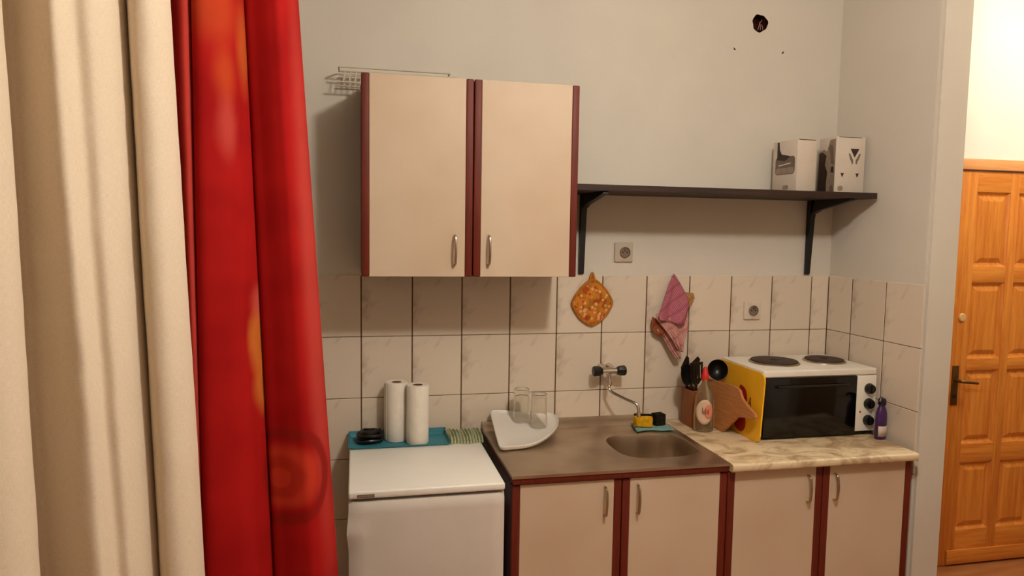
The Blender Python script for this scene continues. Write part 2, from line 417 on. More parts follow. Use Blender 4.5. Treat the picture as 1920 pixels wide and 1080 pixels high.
obj('kick_board', box(2.90, 3.46, YH - 0.012, YH, 0.012, 0.085, bev=0.004), 'pine_x', door)
plate = obj('lock_plate', box(2.868, 2.906, YH - 0.005, YH, 0.835, 1.035, bev=0.002), 'bronze', door)
obj('lever', tube([(2.887, YH - 0.004, 0.962), (2.887, YH - 0.045, 0.962), (2.90, YH - 0.052, 0.962), (2.975, YH - 0.052, 0.953)], [0.008, 0.008, 0.008, 0.006], 10), 'bronze', plate)
obj('keyhole_cover', xf(lathe([(0, 0), (0.012, 0), (0.012, 0.003), (0, 0.003)], seg=16), Matrix.Translation((2.887, YH - 0.005, 0.88)) @ Matrix.Rotation(R(90), 4, 'X')), 'rubber', plate)
obj('round_plug', xf(lathe([(0, 0), (0.021, 0), (0.021, 0.004), (0.017, 0.008), (0, 0.009)], seg=24), Matrix.Translation((2.906, YH, 1.275)) @ Matrix.Rotation(R(90), 4, 'X')), 'door_white', door)

# ------------------------------------------------------------------ lamps
def lamp(name, label, d, rod_to=H):
    p = Vector(d['pos']); t = thing(name, label, 'lamp', p)
    obj('bulb', lathe([(0.03 * math.sin(a), 0.03 * -math.cos(a)) for a in [math.pi * k / 10 for k in range(11)]], c=p + Vector((0, 0, 0.02)), seg=16), m_emit(name + '_glow', d['color'], d['strength'] * 0.2), t)
    l = bpy.data.lights.new('lamp_light', 'POINT'); l.shadow_soft_size = d['r']; l.color = d['color']; l.energy = d['strength'] * 4 * math.pi ** 2 * d['r'] ** 2
    lo = bpy.data.objects.new('lamp_light', l); COL.objects.link(lo); lo.parent = t
    obj('collar', lathe([(0, 0), (0.04, 0), (0.045, 0.02), (0.045, 0.035), (0, 0.035)], c=p + Vector((0, 0, 0.045)), seg=20), 'white_plastic', t)
    z0 = p.z + 0.078
    obj('stem', tube([(p.x, p.y, z0), (p.x, p.y, rod_to - 0.01)], 0.012, 10), 'white_plastic', t)
    obj('ceiling_rose', lathe([(0, 0), (0.06, 0.0), (0.065, 0.02), (0, 0.02)], c=(p.x, p.y, rod_to - 0.021), seg=24), 'white_plastic', t)
    return t
lamp('ceiling_lamp', 'white bulb lamp hanging from the kitchen room ceiling', ROOM_LAMP)
lamp('ceiling_lamp', 'white bulb lamp hanging from the hall ceiling by the pine door', HALL_LAMP)

# ------------------------------------------------------------------ curtains
CREAM = [(-0.6504,-0.7254,-1.7610),(-0.6988,-0.7720,-1.6440),(-0.6413,-0.7082,-1.7010),(-0.6321,-0.6967,-1.6635),(-0.6693,-0.7274,-1.5465),(-0.6495,-0.6966,-1.5310),(-0.6054,-0.6151,-1.5958),(-0.5828,-0.5718,-1.5875),(-0.5693,-0.5463,-1.5465),(-0.5804,-0.5545,-1.4903),(-0.6053,-0.5836,-1.4455),(-0.6065,-0.5816,-1.4000),(-0.5769,-0.5455,-1.4145),(-0.5433,-0.5054,-1.4450),(-0.5178,-0.4687,-1.4530),(-0.5075,-0.4600,-1.4058),(-0.4826,-0.4387,-1.3955),(-0.4654,-0.4306,-1.3519),(-0.4526,-0.4199,-1.3077),(-0.4472,-0.4143,-1.2689),(-0.4458,-0.4135,-1.2564),(-0.4478,-0.4163,-1.2915),(-0.4301,-0.3961,-1.3290),(-0.4031,-0.3663,-1.3290),(-0.3835,-0.3447,-1.2920),(-0.3803,-0.3405,-1.2452),(-0.3934,-0.3551,-1.2186),(-0.4102,-0.3721,-1.2198),]
RED = [(-0.4173,-0.3788,-1.1680),(-0.3759,-0.3605,-1.1987),(-0.3622,-0.3546,-1.1932),(-0.3552,-0.3517,-1.1625),(-0.3536,-0.3523,-1.1922),(-0.3320,-0.3285,-1.2007),(-0.3007,-0.2746,-1.1767),(-0.2790,-0.2500,-1.1344),(-0.2639,-0.2289,-1.1110),(-0.2469,-0.2046,-1.0580),(-0.2570,-0.2155,-1.0981),(-0.2336,-0.1879,-1.1086),(-0.2013,-0.1507,-1.1188),(-0.1782,-0.1220,-1.1152),(-0.1551,-0.0934,-1.0701),(-0.1431,-0.0764,-1.0193),(-0.1619,-0.0963,-0.9957),]
def curtain(name, ctrl, mat, yc, ztop, zbot, wr, k=9, rows=110):
    cs = smooth_curve(ctrl, k); me_u = [0.0]
    for a, b in zip(cs, cs[1:]): me_u.append(me_u[-1] + math.hypot(b[0] - a[0], b[2] - a[2]))
    bm = bmesh.new(); uv = bm.loops.layers.uv.new('UVMap'); grid = []
    for r in range(rows + 1):
        z = zbot + (ztop - zbot) * r / rows; t = (2.05 - z) / 1.1; line = []
        for i, (xt, xb, y) in enumerate(cs):
            n1 = noise.noise(Vector((me_u[i] * 9, z * 2.2, 3.1))); n2 = noise.noise(Vector((me_u[i] * 26, z * 17, 8.7))); n3 = max(0.0, noise.noise(Vector((me_u[i] * 14 + z * 9, z * 34 - me_u[i] * 10, 1.7))) - 0.15)
            line.append(bm.verts.new((xt + (xb - xt) * t + wr * 0.35 * n1, yc + y + wr * n1 + wr * 0.5 * n2 + wr * 0.55 * n3, z)))
        grid.append(line)
    for r in range(rows):
        for i in range(len(cs) - 1):
            f = bm.faces.new((grid[r][i], grid[r][i + 1], grid[r + 1][i + 1], grid[r + 1][i]))
            for l, (a, b) in zip(f.loops, ((i, r), (i + 1, r), (i + 1, r + 1), (i, r + 1))):
                l[uv].uv = (me_u[a], zbot + (ztop - zbot) * b / rows)
    me = bpy.data.meshes.new(name); bm.to_mesh(me); bm.free()
    for p in me.polygons: p.use_smooth = True
    me.materials.append(mat); o = bpy.data.objects.new(name, me); COL.objects.link(o)
    sm = o.modifiers.new('thickness', 'SOLIDIFY'); sm.thickness = 0.0016; sm.offset = 0
    return o, [me_u[i * k] for i in range(len(ctrl))]
def m_linen():
    n = N('cream_linen'); u = n.coord('UV')
    a = n.noise(n.coord('UV', (2200, 90, 1)), 1, 2); b = n.noise(n.coord('UV', (90, 2200, 1)), 1, 2)
    f = n.math('ADD', n.math('MULTIPLY', a, 0.5), n.math('MULTIPLY', b, 0.5))
    col = n.mix(n.step(f, 0.35, 0.65), lin((212, 194, 170)), lin((230, 212, 188)))
    n.bump(f, 0.25, 0.001)
    n.b.inputs['Subsurface Weight'].default_value = 0.0
    return n.done(col, 0.95, spec=0.1)
cur, _ = curtain('curtain', CREAM, m_linen(), 0.0, 2.60, 0.03, 0.0046)
tag(cur, 'cream linen curtain hanging in folds at the left edge', 'curtain')
def arc_u(ctrl, k=9):
    cs = smooth_curve(ctrl, k); u = [0.0]
    for a, b in zip(cs, cs[1:]): u.append(u[-1] + math.hypot(b[0] - a[0], b[2] - a[2]))
    return [u[i * k] for i in range(len(ctrl))]
RU = arc_u(RED)
def m_red():
    n = N('red_printed_curtain'); c = n.new('ShaderNodeTexCoord'); s = n.new('ShaderNodeSeparateXYZ'); n.link(c.outputs['UV'], s.inputs[0])
    U, V = s.outputs[0], s.outputs[1]
    wob = n.math('MULTIPLY', n.math('SUBTRACT', n.noise(c.outputs['UV'], 14, 2), 0.5), 0.014)
    def dist(u, v, su=1.0, sv=1.0):
        a = n.math('MULTIPLY', n.math('SUBTRACT', U, u), su); b = n.math('MULTIPLY', n.math('SUBTRACT', V, v), sv)
        return n.math('ADD', n.math('SQRT', n.math('ADD', n.math('MULTIPLY', a, a), n.math('MULTIPLY', b, b))), wob)
    orange, pinkish, gold = lin((190, 74, 32)), lin((196, 78, 66)), lin((196, 104, 40))
    col = n.mix(n.step(n.noise(c.outputs['UV'], 6, 2), 0.35, 0.7), lin((164, 16, 14)), lin((148, 8, 8)))
    for (u, v, r0, r1, su, sv, cc, amt) in (
            (RU[6] - 0.01, 2.13, 0.03, 0.11, 1.2, 1.0, orange, 0.55), (RU[6] + 0.012, 1.99, 0.01, 0.075, 1.6, 0.8, orange, 0.65),
            (RU[6] + 0.012, 1.88, 0.01, 0.07, 1.6, 0.7, pinkish, 0.6), (RU[8] - 0.002, 2.06, 0.01, 0.06, 2.0, 0.45, gold, 0.5),
            (RU[8] + 0.012, 1.40, 0.03, 0.06, 1.3, 0.55, gold, 0.95), (RU[8] + 0.016, 1.29, 0.02, 0.06, 1.4, 0.75, gold, 0.95), (RU[8] + 0.012, 1.49, 0.01, 0.06, 1.6, 1.0, pinkish, 0.8),
            (RU[14] + 0.006, 1.5, 0.02, 0.10, 1.6, 0.1, pinkish, 0.5), (RU[1] + 0.02, 1.7, 0.01, 0.05, 1.6, 0.03, pinkish, 0.55)):  # full-height pinkish streaks paint light falling on two folds into the colour
        col = n.mix(n.step(dist(u, v, su, sv), r0, r1, amt, 0.0), col, cc)
    # printed ring low on the outer fold
    d = dist(RU[11] + 0.006, 1.074, 0.92, 1.0)
    col = n.mix(n.step(d, 0.06, 0.09, 0.8, 0.0), col, lin((190, 56, 32)))
    ring = n.math('MULTIPLY', n.step(d, 0.084, 0.097), n.step(d, 0.112, 0.127, 1.0, 0.0))
    col = n.mix(n.math('MULTIPLY', ring, 0.85), col, lin((132, 18, 8)))
    d2 = dist(RU[11] - 0.004, 1.072)
    col = n.mix(n.math('MULTIPLY', n.step(d2, 0.02, 0.03), n.step(d2, 0.044, 0.062, 0.6, 0.0)), col, lin((150, 26, 14)))
    d3 = dist(RU[9] - 0.004, 1.335)
    col = n.mix(n.step(d3, 0.024, 0.036, 0.9, 0.0), col, lin((156, 30, 18)))
    f = n.noise(n.coord('UV', (1500, 150, 1)), 1, 2)
    n.bump(f, 0.2, 0.001)
    return n.done(col, 0.85, spec=0.15)
cur, _ = curtain('curtain', RED, m_red(), 0.0, 2.60, 0.03, 0.0016)
tag(cur, 'red curtain with orange swirl print hanging beside the cream one', 'curtain')
rod = thing('curtain_rod', 'white curtain rod carrying the cream and red curtains', 'rod', (-0.7, -1.58, 2.62))
obj('pole', tube([(-1.6, -2.44, 2.625), (-0.085, -0.99, 2.625)], 0.014, 14), 'white_plastic', rod)
obj('finial', lathe([(0, -0.02), (0.014, -0.016), (0.021, 0), (0.014, 0.016), (0, 0.02)], c=(-0.075, -0.98, 2.625), seg=16), 'white_plastic', rod)
for x, y in ((-1.2, -2.057), (-0.12, -1.023)): obj('hanger', tube([(x, y, 2.63), (x, y, H - 0.001)], 0.007, 8), 'white_plastic', rod)

# ------------------------------------------------------------------ wall cabinets
def bow_handle(parent, x, y, z0, z1, out=-1, bulge=0.022, r=0.0042):
    p = [(x, y, z1), (x, y - bulge * 0.75, z1 - 0.004), (x, y - bulge, z1 - 0.018), (x, y - bulge * 1.15, (z0 + z1) / 2), (x, y - bulge, z0 + 0.018), (x, y - bulge * 0.75, z0 + 0.004), (x, y, z0)]
    p = smooth_curve(p, 5)
    return obj('handle', tube(p, [r * (0.75 + 0.45 * math.sin(math.pi * i / (len(p) - 1))) for i in range(len(p))], 10), 'nickel', parent)
def cab_door(parent, x0, x1, y, z0, z1, strip, hx, hz, th=0.018):
    d = obj('door', box(x0 + strip, x1 - strip, y, y + th, z0, z1, bev=0.001, seg=1), 'cream', parent)
    for a, b in ((x0, x0 + strip), (x1 - strip, x1)):
        obj('edge_strip', box(a, b, y - 0.0015, y + th, z0, z1, bev=0.004, seg=3), 'mahog', d)
    bow_handle(d, hx, y, hz[0], hz[1])
    return d
UF, UZ0, UZ1 = -0.318, 1.499, 2.196
def wall_cabinet(x0, x1, label, hx):
    t = thing('wall_cabinet', label, 'cabinet', ((x0 + x1) / 2, 0, UZ0), 'wall cabinets')
    bm = bmesh.new(); y0, y1, p = UF + 0.0195, -0.0005, 0.016
    add_box(bm, x0, x0 + p, y0, y1, UZ0 + 0.002, UZ1 - 0.003); add_box(bm, x1 - p, x1, y0, y1, UZ0 + 0.002, UZ1 - 0.003)
    add_box(bm, x0 + p, x1 - p, y0, y1, UZ0 + 0.002, UZ0 + 0.018); add_box(bm, x0 + p, x1 - p, y0, y1, UZ1 - 0.019, UZ1 - 0.003)
    add_box(bm, x0 + p, x1 - p, y1 - 0.004, y1, UZ0 + 0.018, UZ1 - 0.019)
    obj('body', bm, 'carcass', t, smooth=0)
    cab_door(t, x0, x1, UF, UZ0, UZ1, 0.027, hx, (1.541, 1.648))
    return t
wall_cabinet(-0.001, 0.388, 'cream wall cabinet beside the red curtain, handle at its lower right', 0.325)
wall_cabinet(0.391, 0.778, 'cream wall cabinet next to the black shelf, handle at its lower left', 0.448)

# wire rack lying on the cabinets
rk = thing('wire_rack', 'pale wire dish rack lying on top of the wall cabinets', 'rack', (0.15, -0.06, UZ1 - 0.003))
rb = UZ1 - 0.003
def rail(name, a, b, r=0.003): obj(name, tube([a, b], r, 8), 'wire', rk)
for y in (-0.10, -0.02):
    rail('rail', (-0.085, y, rb + 0.010), (0.40, y, rb + 0.010)); rail('rail', (-0.074, y, rb + 0.050), (0.36, y, rb + 0.050)); rail('rail', (-0.080, y, rb + 0.064), (0.33, y, rb + 0.064))
for x in (-0.080, 0.33): rail('cross_rail', (x, -0.10, rb + 0.064), (x, -0.02, rb + 0.064))
for x in (0.0, 0.20, 0.38): rail('cross_rail', (x, -0.10, rb + 0.004), (x, -0.02, rb + 0.004), 0.0036)
for k in range(20):
    x = -0.060 + k * 0.0205
    for y in (-0.10, -0.02): rail('rack_bar', (x - 0.004, y, rb + 0.010), (x + 0.003, y, rb + 0.050), 0.0022)

# ------------------------------------------------------------------ wall shelf
sh = thing('wall_shelf', 'dark brown wall shelf on two black brackets', 'shelf', (1.43, 0, 1.82))
obj('board', box(0.782, 2.078, -0.29, -0.001, 1.821, 1.845, bev=0.0015, seg=1), 'dark_shelf', sh)
def bracket(x):
    bm = bmesh.new(); w = 0.022
    # leg on the wall, tapering down; arm under the board, tapering forward; web between
    for (pts) in ([(-0.001, 1.8205), (-0.052, 1.8205), (-0.042, 1.79), (-0.030, 1.74), (-0.016, 1.54), (-0.013, 1.497), (-0.008, 1.491), (-0.001, 1.491)],
                  [(-0.03, 1.8205), (-0.280, 1.8205), (-0.283, 1.812), (-0.08, 1.778), (-0.045, 1.765), (-0.03, 1.765)]):
        add_prism(bm, [(x - w / 2, y, z) for y, z in pts], (w, 0, 0))
    return bm
for x in (0.90, 1.967): obj('bracket', bracket(x), 'blackmetal', sh, smooth=0)

# ------------------------------------------------------------------ boxes on the shelf
def carton(name, label, loc, rz, w, d, h):
    t = thing(name, label, 'box', loc, None, rz)
    obj('carton', box(0, w, 0, d, 0, h, bev=0.0025, seg=2), 'box_white', t, local=True)
    return t
def flat(parent, name, pts, mat, face, off=0.0006):
    """thin print on a face: 'L' = the x=0 side (coords y,z), 'F' = the y=0 side (coords x,z)"""
    if face == 'L': bm = prism([(-off, a, b) for a, b in pts], (off * 0.9, 0, 0))
    else: bm = prism([(a, -off, b) for a, b in pts], (0, off * 0.9, 0))
    return obj(name, bm, mat, parent, local=True, smooth=0)
def rrect(x0, x1, y0, y1, r, n=5):
    o = []
    for cx, cy, a0 in ((x1 - r, y1 - r, 0), (x0 + r, y1 - r, 90), (x0 + r, y0 + r, 180), (x1 - r, y0 + r, 270)):
        o += [(cx + r * math.cos(R(a0 + 90 * k / n)), cy + r * math.sin(R(a0 + 90 * k / n))) for k in range(n + 1)]
    return o
b1 = carton('kettle_box', 'white carton with a grey kettle picture, on the dark shelf', (1.757, -0.205, 1.8455), R(5), 0.095, 0.155, 0.218)
flat(b1, 'kettle_picture', rrect(0.014, 0.136, 0.076, 0.150, 0.014), 'box_grey', 'L')
flat(b1, 'kettle_picture', rrect(0.018, 0.133, 0.079, 0.104, 0.010), 'box_mid', 'L', 0.0010)
flat(b1, 'kettle_handle', [(0.126, 0.140), (0.127, 0.214), (0.116, 0.214), (0.112, 0.182), (0.098, 0.162), (0.060, 0.154), (0.044, 0.150), (0.075, 0.132)], 'box_dark', 'L', 0.0011)
flat(b1, 'lettering', [(0.040, 0.124), (0.115, 0.117), (0.115, 0.112), (0.040, 0.119)], 'box_white', 'L', 0.0014)
for k in range(2):
    flat(b1, 'round_emblem', [(0.058 + 0.016 * k + 0.010 * math.cos(R(20 * i)), 0.022 + 0.010 * math.sin(R(20 * i))) for i in range(18)], 'box_mid', 'L', 0.0007 + 0.0002 * k)
flat(b1, 'flap_gap_shade', [(0.004, 0.2135), (0.088, 0.2135), (0.088, 0.2165), (0.004, 0.2165)], 'box_dark', 'F')  # flat dark strip paints the shade inside the open flap gap
b2 = carton('drinks_box', 'white carton printed with dark V shaped emblems, beside the right wall', (1.936, -0.205, 1.8455), R(-2), 0.137, 0.115, 0.236)
def tri(cx, cz, w, h): return [(cx - w / 2, cz + h / 2), (cx + w / 2, cz + h / 2), (cx + w * 0.42, cz + h * 0.3), (cx, cz - h / 2), (cx - w * 0.42, cz + h * 0.3)]
flat(b2, 'emblem', tri(0.088, 0.168, 0.040, 0.036), 'box_dark', 'F', 0.0009)
for s in (-1, 1):
    flat(b2, 'emblem_leaf', [(0.088 + s * 0.028, 0.165), (0.088 + s * 0.022, 0.166), (0.088 + s * 0.006, 0.138), (0.088 + s * 0.006, 0.124), (0.088 + s * 0.014, 0.122), (0.088 + s * 0.012, 0.128), (0.088 + s * 0.020, 0.142)], 'box_grey', 'F', 0.0006)
for cx in (0.034, 0.104): flat(b2, 'small_emblem', tri(cx, 0.075, 0.016, 0.018), 'box_dark', 'F')
flat(b2, 'seal', [(0.028 + 0.013 * math.cos(R(20 * i)), 0.020 + 0.011 * math.sin(R(20 * i))) for i in range(18)], 'box_mid', 'F')
flat(b2, 'top_slot', [(0.012, 0.2315), (0.118, 0.2315), (0.118, 0.2338), (0.012, 0.2338)], 'box_dark', 'F')
flat(b2, 'photo_print', [(0.002, 0.003), (0.113, 0.003), (0.113, 0.180), (0.08, 0.188), (0.06, 0.178), (0.04, 0.225), (0.002, 0.225)], 'box_mid', 'L', 0.0005)
flat(b2, 'photo_dark_area', [(0.056, 0.003), (0.113, 0.003), (0.113, 0.172), (0.09, 0.178), (0.062, 0.160), (0.070, 0.120), (0.052, 0.090), (0.056, 0.05)], 'box_dark', 'L', 0.0009)  # dark area of the printed picture
flat(b2, 'photo_detail', [(0.010, 0.12), (0.03, 0.125), (0.034, 0.16), (0.046, 0.19), (0.040, 0.205), (0.02, 0.20), (0.014, 0.16)], 'box_grey', 'L', 0.0009)
flat(b2, 'photo_detail', [(0.008, 0.085), (0.028, 0.088), (0.026, 0.110), (0.012, 0.112)], 'box_dark', 'L', 0.0011)
flat(b2, 'photo_detail', [(0.006, 0.004), (0.034, 0.004), (0.030, 0.03), (0.012, 0.034)], 'box_grey', 'L', 0.0009)

# ------------------------------------------------------------------ sockets
def socket(x, z, s, label, plate_mat, y=0.0):
    t = thing('wall_socket', label, 'socket', (x, y, z), 'wall sockets')
    obj('plate', box(x - s / 2, x + s / 2, y - 0.010, y + 0.002, z - s / 2, z + s / 2, bev=0.004, seg=3), plate_mat, t)
    rot = Matrix.Translation((x + 0.004, y - 0.0095, z)) @ Matrix.Rotation(R(90), 4, 'X')
    obj('rim', xf(lathe([(0.0235, 0), (0.0235, 0.004), (0.0205, 0.006), (0.0195, 0.004), (0.0195, 0.0)], seg=28), rot), 'socket_dark', t)
    obj('well', xf(lathe([(0, 0.001), (0.0195, 0.001), (0.0195, 0.0)], seg=28), rot), 'socket_dark', t)
    for dx in (-0.0095, 0.0095):
        obj('contact_hole', xf(lathe([(0, 0.0018), (0.0030, 0.0018), (0.0030, 0.0005)], seg=12), Matrix.Translation((dx, 0, 0)) @ rot), 'rubber', t)
    obj('earth_pin', tube([(x + 0.004, y - 0.010, z + 0.010), (x + 0.004, y - 0.019, z + 0.010)], 0.0028, 10), 'bronze', t)
    return t
socket(1.089, 1.583, 0.082, 'square beige power socket on the painted wall under the shelf', 'socket', 0.004)
socket(1.702, 1.330, 0.080, 'beige power socket set in the tiles above the hotplates', 'tile')

# ------------------------------------------------------------------ fridge
FX0, FX1, FY0, FY1 = -0.045, 0.462, -0.600, -0.03
fz = thing('refrigerator', 'small white under-counter refrigerator', 'refrigerator', ((FX0 + FX1) / 2, (FY0 + FY1) / 2, 0), None, 0)
obj('body', box(FX0 + 0.004, FX1 - 0.004, FY0 + 0.045, FY1, 0.02, 0.802, bev=0.006), 'enamel', fz)
ft = obj('top_panel', box(FX0, FX1, FY0 + 0.002, FY1, 0.809, 0.835, bev=0.007, seg=3), 'enamel', fz)
obj('badge', box(FX0 + 0.028, FX0 + 0.082, FY0 - 0.0005, FY0 + 0.003, 0.815, 0.825, bev=0.0005, seg=1), 'box_grey', ft)
for k in range(7): obj('badge_letter', box(FX0 + 0.032 + k * 0.007, FX0 + 0.0365 + k * 0.007, FY0 - 0.0011, FY0, 0.8178, 0.8225), 'box_mid', ft, smooth=0)
obj('gasket', box(FX0 + 0.01, FX1 - 0.01, FY0 + 0.03, FY0 + 0.046, 0.06, 0.806), 'rubber', fz, smooth=0)
# door: slightly bowed front, moulded grip on its left edge
bm = bmesh.new(); nx, nz = 20, 40; zb, zt = 0.055, 0.799; g = []
for j in range(nz + 1):
    z = zb + (zt - zb) * j / nz; ln = []
    for i in range(nx + 1):
        s = i / nx; x = FX0 + 0.001 + (FX1 - FX0 - 0.002) * s
        e = max(0.0, 1 - min(s, 1 - s) / 0.035) ** 2 * 0.012 + max(0.0, 1 - min(zt - z, z - zb) / 0.02) ** 2 * 0.008
        grip = math.exp(-((z - 0.70) / 0.035) ** 2) * 0.012 * max(0, 1 - s / 0.12)
        ln.append(bm.verts.new((x - grip * 0.5 * (1 if i == 0 else 0.6), FY0 - 0.012 * math.sin(math.pi * s) * 0.4 + e - grip, z)))
    g.append(ln)
for j in range(nz):
    for i in range(nx): bm.faces.new((g[j][i], g[j][i + 1], g[j + 1][i + 1], g[j + 1][i]))
ex = bmesh.ops.extrude_face_region(bm, geom=list(bm.faces))
for v in [v for v in ex['geom'] if isinstance(v, bmesh.types.BMVert)]: v.co.y = FY0 + 0.032
obj('door', bm, 'enamel_door', fz, smooth=50)
for x in (FX0 + 0.05, FX1 - 0.05):
    for y in (FY0 + 0.09, FY1 - 0.05): obj('foot', lathe([(0, 0), (0.02, 0), (0.018, 0.022), (0, 0.022)], c=(x, y, 0), seg=16), 'black', fz)
FT = 0.8352
# turquoise tray on the fridge
tx0, tx1, ty0, ty1 = -0.046, 0.332, -0.162, -0.014
bm = bmesh.new(); L = []
for ins, zz, fl in ((0.012, 0.0, 0), (0.0, 0.012, 1), (-0.004, 0.030, 2), (-0.001, 0.030, 2), (0.004, 0.012, 1), (0.015, 0.004, 0)):
    fz_, bz_ = zz * 0.3, zz
    L.append([bm.verts.new(p) for p in ((tx0 + ins, ty0 + ins * 0.4, FT + fz_ + (0.0012 if fl == 0 and zz == 0.004 else 0)), (tx1 - ins, ty0 + ins * 0.4, FT + fz_ + (0.0012 if fl == 0 and zz == 0.004 else 0)), (tx1 - ins, ty1 - ins * 0.6, FT + bz_), (tx0 + ins, ty1 - ins * 0.6, FT + bz_))])
bm.faces.new(L[0][::-1]); bm.faces.new(L[-1])
for a, b in zip(L, L[1:]):
    for i in range(4): bm.faces.new((a[i], a[(i + 1) % 4], b[(i + 1) % 4], b[i]))
bmesh.ops.bevel(bm, geom=[e for e in bm.edges if e.is_manifold], offset=0.0012, segments=1, affect='EDGES')
tag(obj('tray', bm, 'blue', None, ((tx0 + tx1) / 2, (ty0 + ty1) / 2, FT)), 'shallow turquoise tray on top of the refrigerator', 'tray')
def roll(x, y, z, label, h):
    t = thing('paper_towel_roll', label, 'paper roll', (x, y, z), 'paper towel rolls', random.uniform(0, 6))
    obj('paper', lathe([(0.020, 0), (0.042, 0.0), (0.0435, 0.004), (0.0435, h - 0.004), (0.042, h), (0.020, h), (0.020, 0)], seg=48), 'paper', t, local=True)
    obj('sheet_end', box(-0.002, 0.02, 0.0432, 0.0446, 0.004, h - 0.004, bev=0.0005, seg=1), 'paper', t, local=True)
    obj('core', lathe([(0.0199, 0.001), (0.0199, h - 0.001), (0.0185, h - 0.001), (0.0185, 0.004), (0, 0.004)], seg=32), 'card', t, local=True)
roll(0.135, -0.064, FT + 0.0044, 'white paper towel roll standing behind the other one on the tray', 0.230)
roll(0.213, -0.113, FT + 0.0036, 'white paper towel roll in front of the other one, right of it', 0.228)
# coiled black cable
cc = thing('cable_coil', 'coiled black cable on the left end of the turquoise tray', 'cable', (0.026, -0.085, FT + 0.003))
pts = []
for i in range(0, 6 * 40 + 1):
    a = 2 * math.pi * i / 40; k = i / 40
    rr = 0.036 + 0.0095 * math.sin(k * 2.1) + 0.003 * math.sin(a * 2 + k)
    pts.append((0.032 + rr * math.cos(a) * 1.05, -0.080 + rr * math.sin(a) * 0.92, FT + 0.0115 + 0.0066 * k + 0.002 * math.sin(a * 3)))
obj('cord', tube(pts, 0.0065, 8), 'black', cc)
obj('plug', lathe([(0, 0), (0.016, 0), (0.018, 0.008), (0.016, 0.022), (0.009, 0.034), (0, 0.034)], c=(0.030, -0.084, FT + 0.006), seg=20), 'black', cc)
# green striped cloth folded
bm = bmesh.new(); nx, ny = 48, 14; g = []
for j in range(ny + 1):
    ln = []
    for i in range(nx + 1):
        s, t = i / nx, j / ny
        x = 0.338 + 0.130 * s - 0.010 * t * (1 - s); y = -0.152 + 0.125 * t + 0.006 * math.sin(9 * s)
        z = FT + 0.020 + 0.0045 * math.sin(s * math.pi * 2 * 8.5) * (1 - 0.3 * t) + 0.006 * math.sin(t * 2.5) + 0.003 * noise.noise(Vector((s * 5, t * 4, 0)))
        if t < 0.08: z -= 0.008
        ln.append(bm.verts.new((x, y, z)))
    g.append(ln)
for j in range(ny):
    for i in range(nx): bm.faces.new((g[j][i], g[j][i + 1], g[j + 1][i + 1], g[j + 1][i]))
ex = bmesh.ops.extrude_face_region(bm, geom=list(bm.faces))
for v in [v for v in ex['geom'] if isinstance(v, bmesh.types.BMVert)]: v.co.z = FT + 0.0005
tag(obj('dish_cloth', bm, 'green', None, (0.40, -0.09, FT), smooth=60), 'folded green and white ribbed dish cloth on the refrigerator', 'cloth')

# ------------------------------------------------------------------ base cabinets
CF, CT = -0.580, 0.815                              # door front, carcass top
def base_cabinet(x0, x1, label, split, top, hz, hxs, strip=(0.028, 0.028)):
    t = thing('base_cabinet', label, 'cabinet', ((x0 + x1) / 2, -0.29, 0), 'base cabinets')
    bm = bmesh.new(); y0, y1, p = CF + 0.0195, -0.012, 0.016
    for a, b in ((x0, x0 + p), (x1 - p, x1)): add_box(bm, a, b, y0, y1, 0.0, top)
    add_box(bm, x0 + p, x1 - p, y0, y1, 0.10, 0.116); add_box(bm, x0 + p, x1 - p, y1 - 0.004, y1, 0.116, top - 0.02)
    add_box(bm, x0 + p, x1 - p, y0, y0 + 0.08, top - 0.016, top)
    obj('body', bm, 'carcass', t, smooth=0)
    obj('plinth', box(x0 + p, x1 - p, y0 + 0.04, y0 + 0.056, 0.0, 0.099), 'mahog', t, smooth=0)
    cab_door(t, x0, split - 0.0015, CF, 0.105, top - 0.004, 0.028, hxs[0], hz)
    cab_door(t, split + 0.0015, x1, CF, 0.105, top - 0.004, 0.028, hxs[1], hz)
    return t
base_cabinet(0.489, 1.280, 'cream double-door base cabinet under the steel sink', 0.880, 0.8195, (0.690, 0.793), (0.817, 0.937))
base_cabinet(1.283, 2.056, 'cream double-door base cabinet under the marbled worktop', 1.671, 0.8195, (0.685, 0.785), (1.607, 1.720))
SZ = 0.852
# stainless sink top: plate, basin, back upstand
sk = thing('kitchen_sink', 'stainless steel sink top with one rounded basin', 'sink', (0.885, -0.3, 0.82))
bm = bmesh.new(); n = 72; bx, by, hx, hy = 1.092, -0.332, 0.160, 0.150
X0, X1, Y0, Y1 = 0.487, 1.2815, -0.594, -0.012
def sup(a, k, p=3.2):
    c, s = math.cos(a), math.sin(a); d = (abs(c) ** p + abs(s) ** p) ** (-1 / p)
    return bx + hx * k * c * d, by + hy * k * s * d
angs = sorted([2 * math.pi * i / n for i in range(n)] + [math.atan2(y - by, x - bx) % (2 * math.pi) for x in (X0, X1) for y in (Y0, Y1)])
def rect(a):
    c, s = math.cos(a), math.sin(a); t = min([(v - o) / d for v, o, d in ((X0, bx, c), (X1, bx, c), (Y0, by, s), (Y1, by, s)) if abs(d) > 1e-9 and (v - o) / d > 0])
    return bx + c * t, by + s * t
rings = []
for f in ([(lambda a: (*rect(a), SZ - 0.010))] + [(lambda a: (*rect(a), SZ))] +
          [(lambda a, k=k, z=z: (*sup(a, k), SZ + z)) for k, z in ((1.06, 0.0), (1.0, -0.003), (0.985, -0.012), (0.965, -0.06), (0.945, -0.135), (0.88, -0.150), (0.6, -0.154), (0.16, -0.157))]):
    rings.append([bm.verts.new(f(a)) for a in angs])
for A, B in zip(rings, rings[1:]):
    for i in range(len(angs)): bm.faces.new((A[i], A[(i + 1) % len(angs)], B[(i + 1) % len(angs)], B[i]))
bm.faces.new(rings[-1])
obj('sink_plate', bm, 'steel', sk, smooth=30)
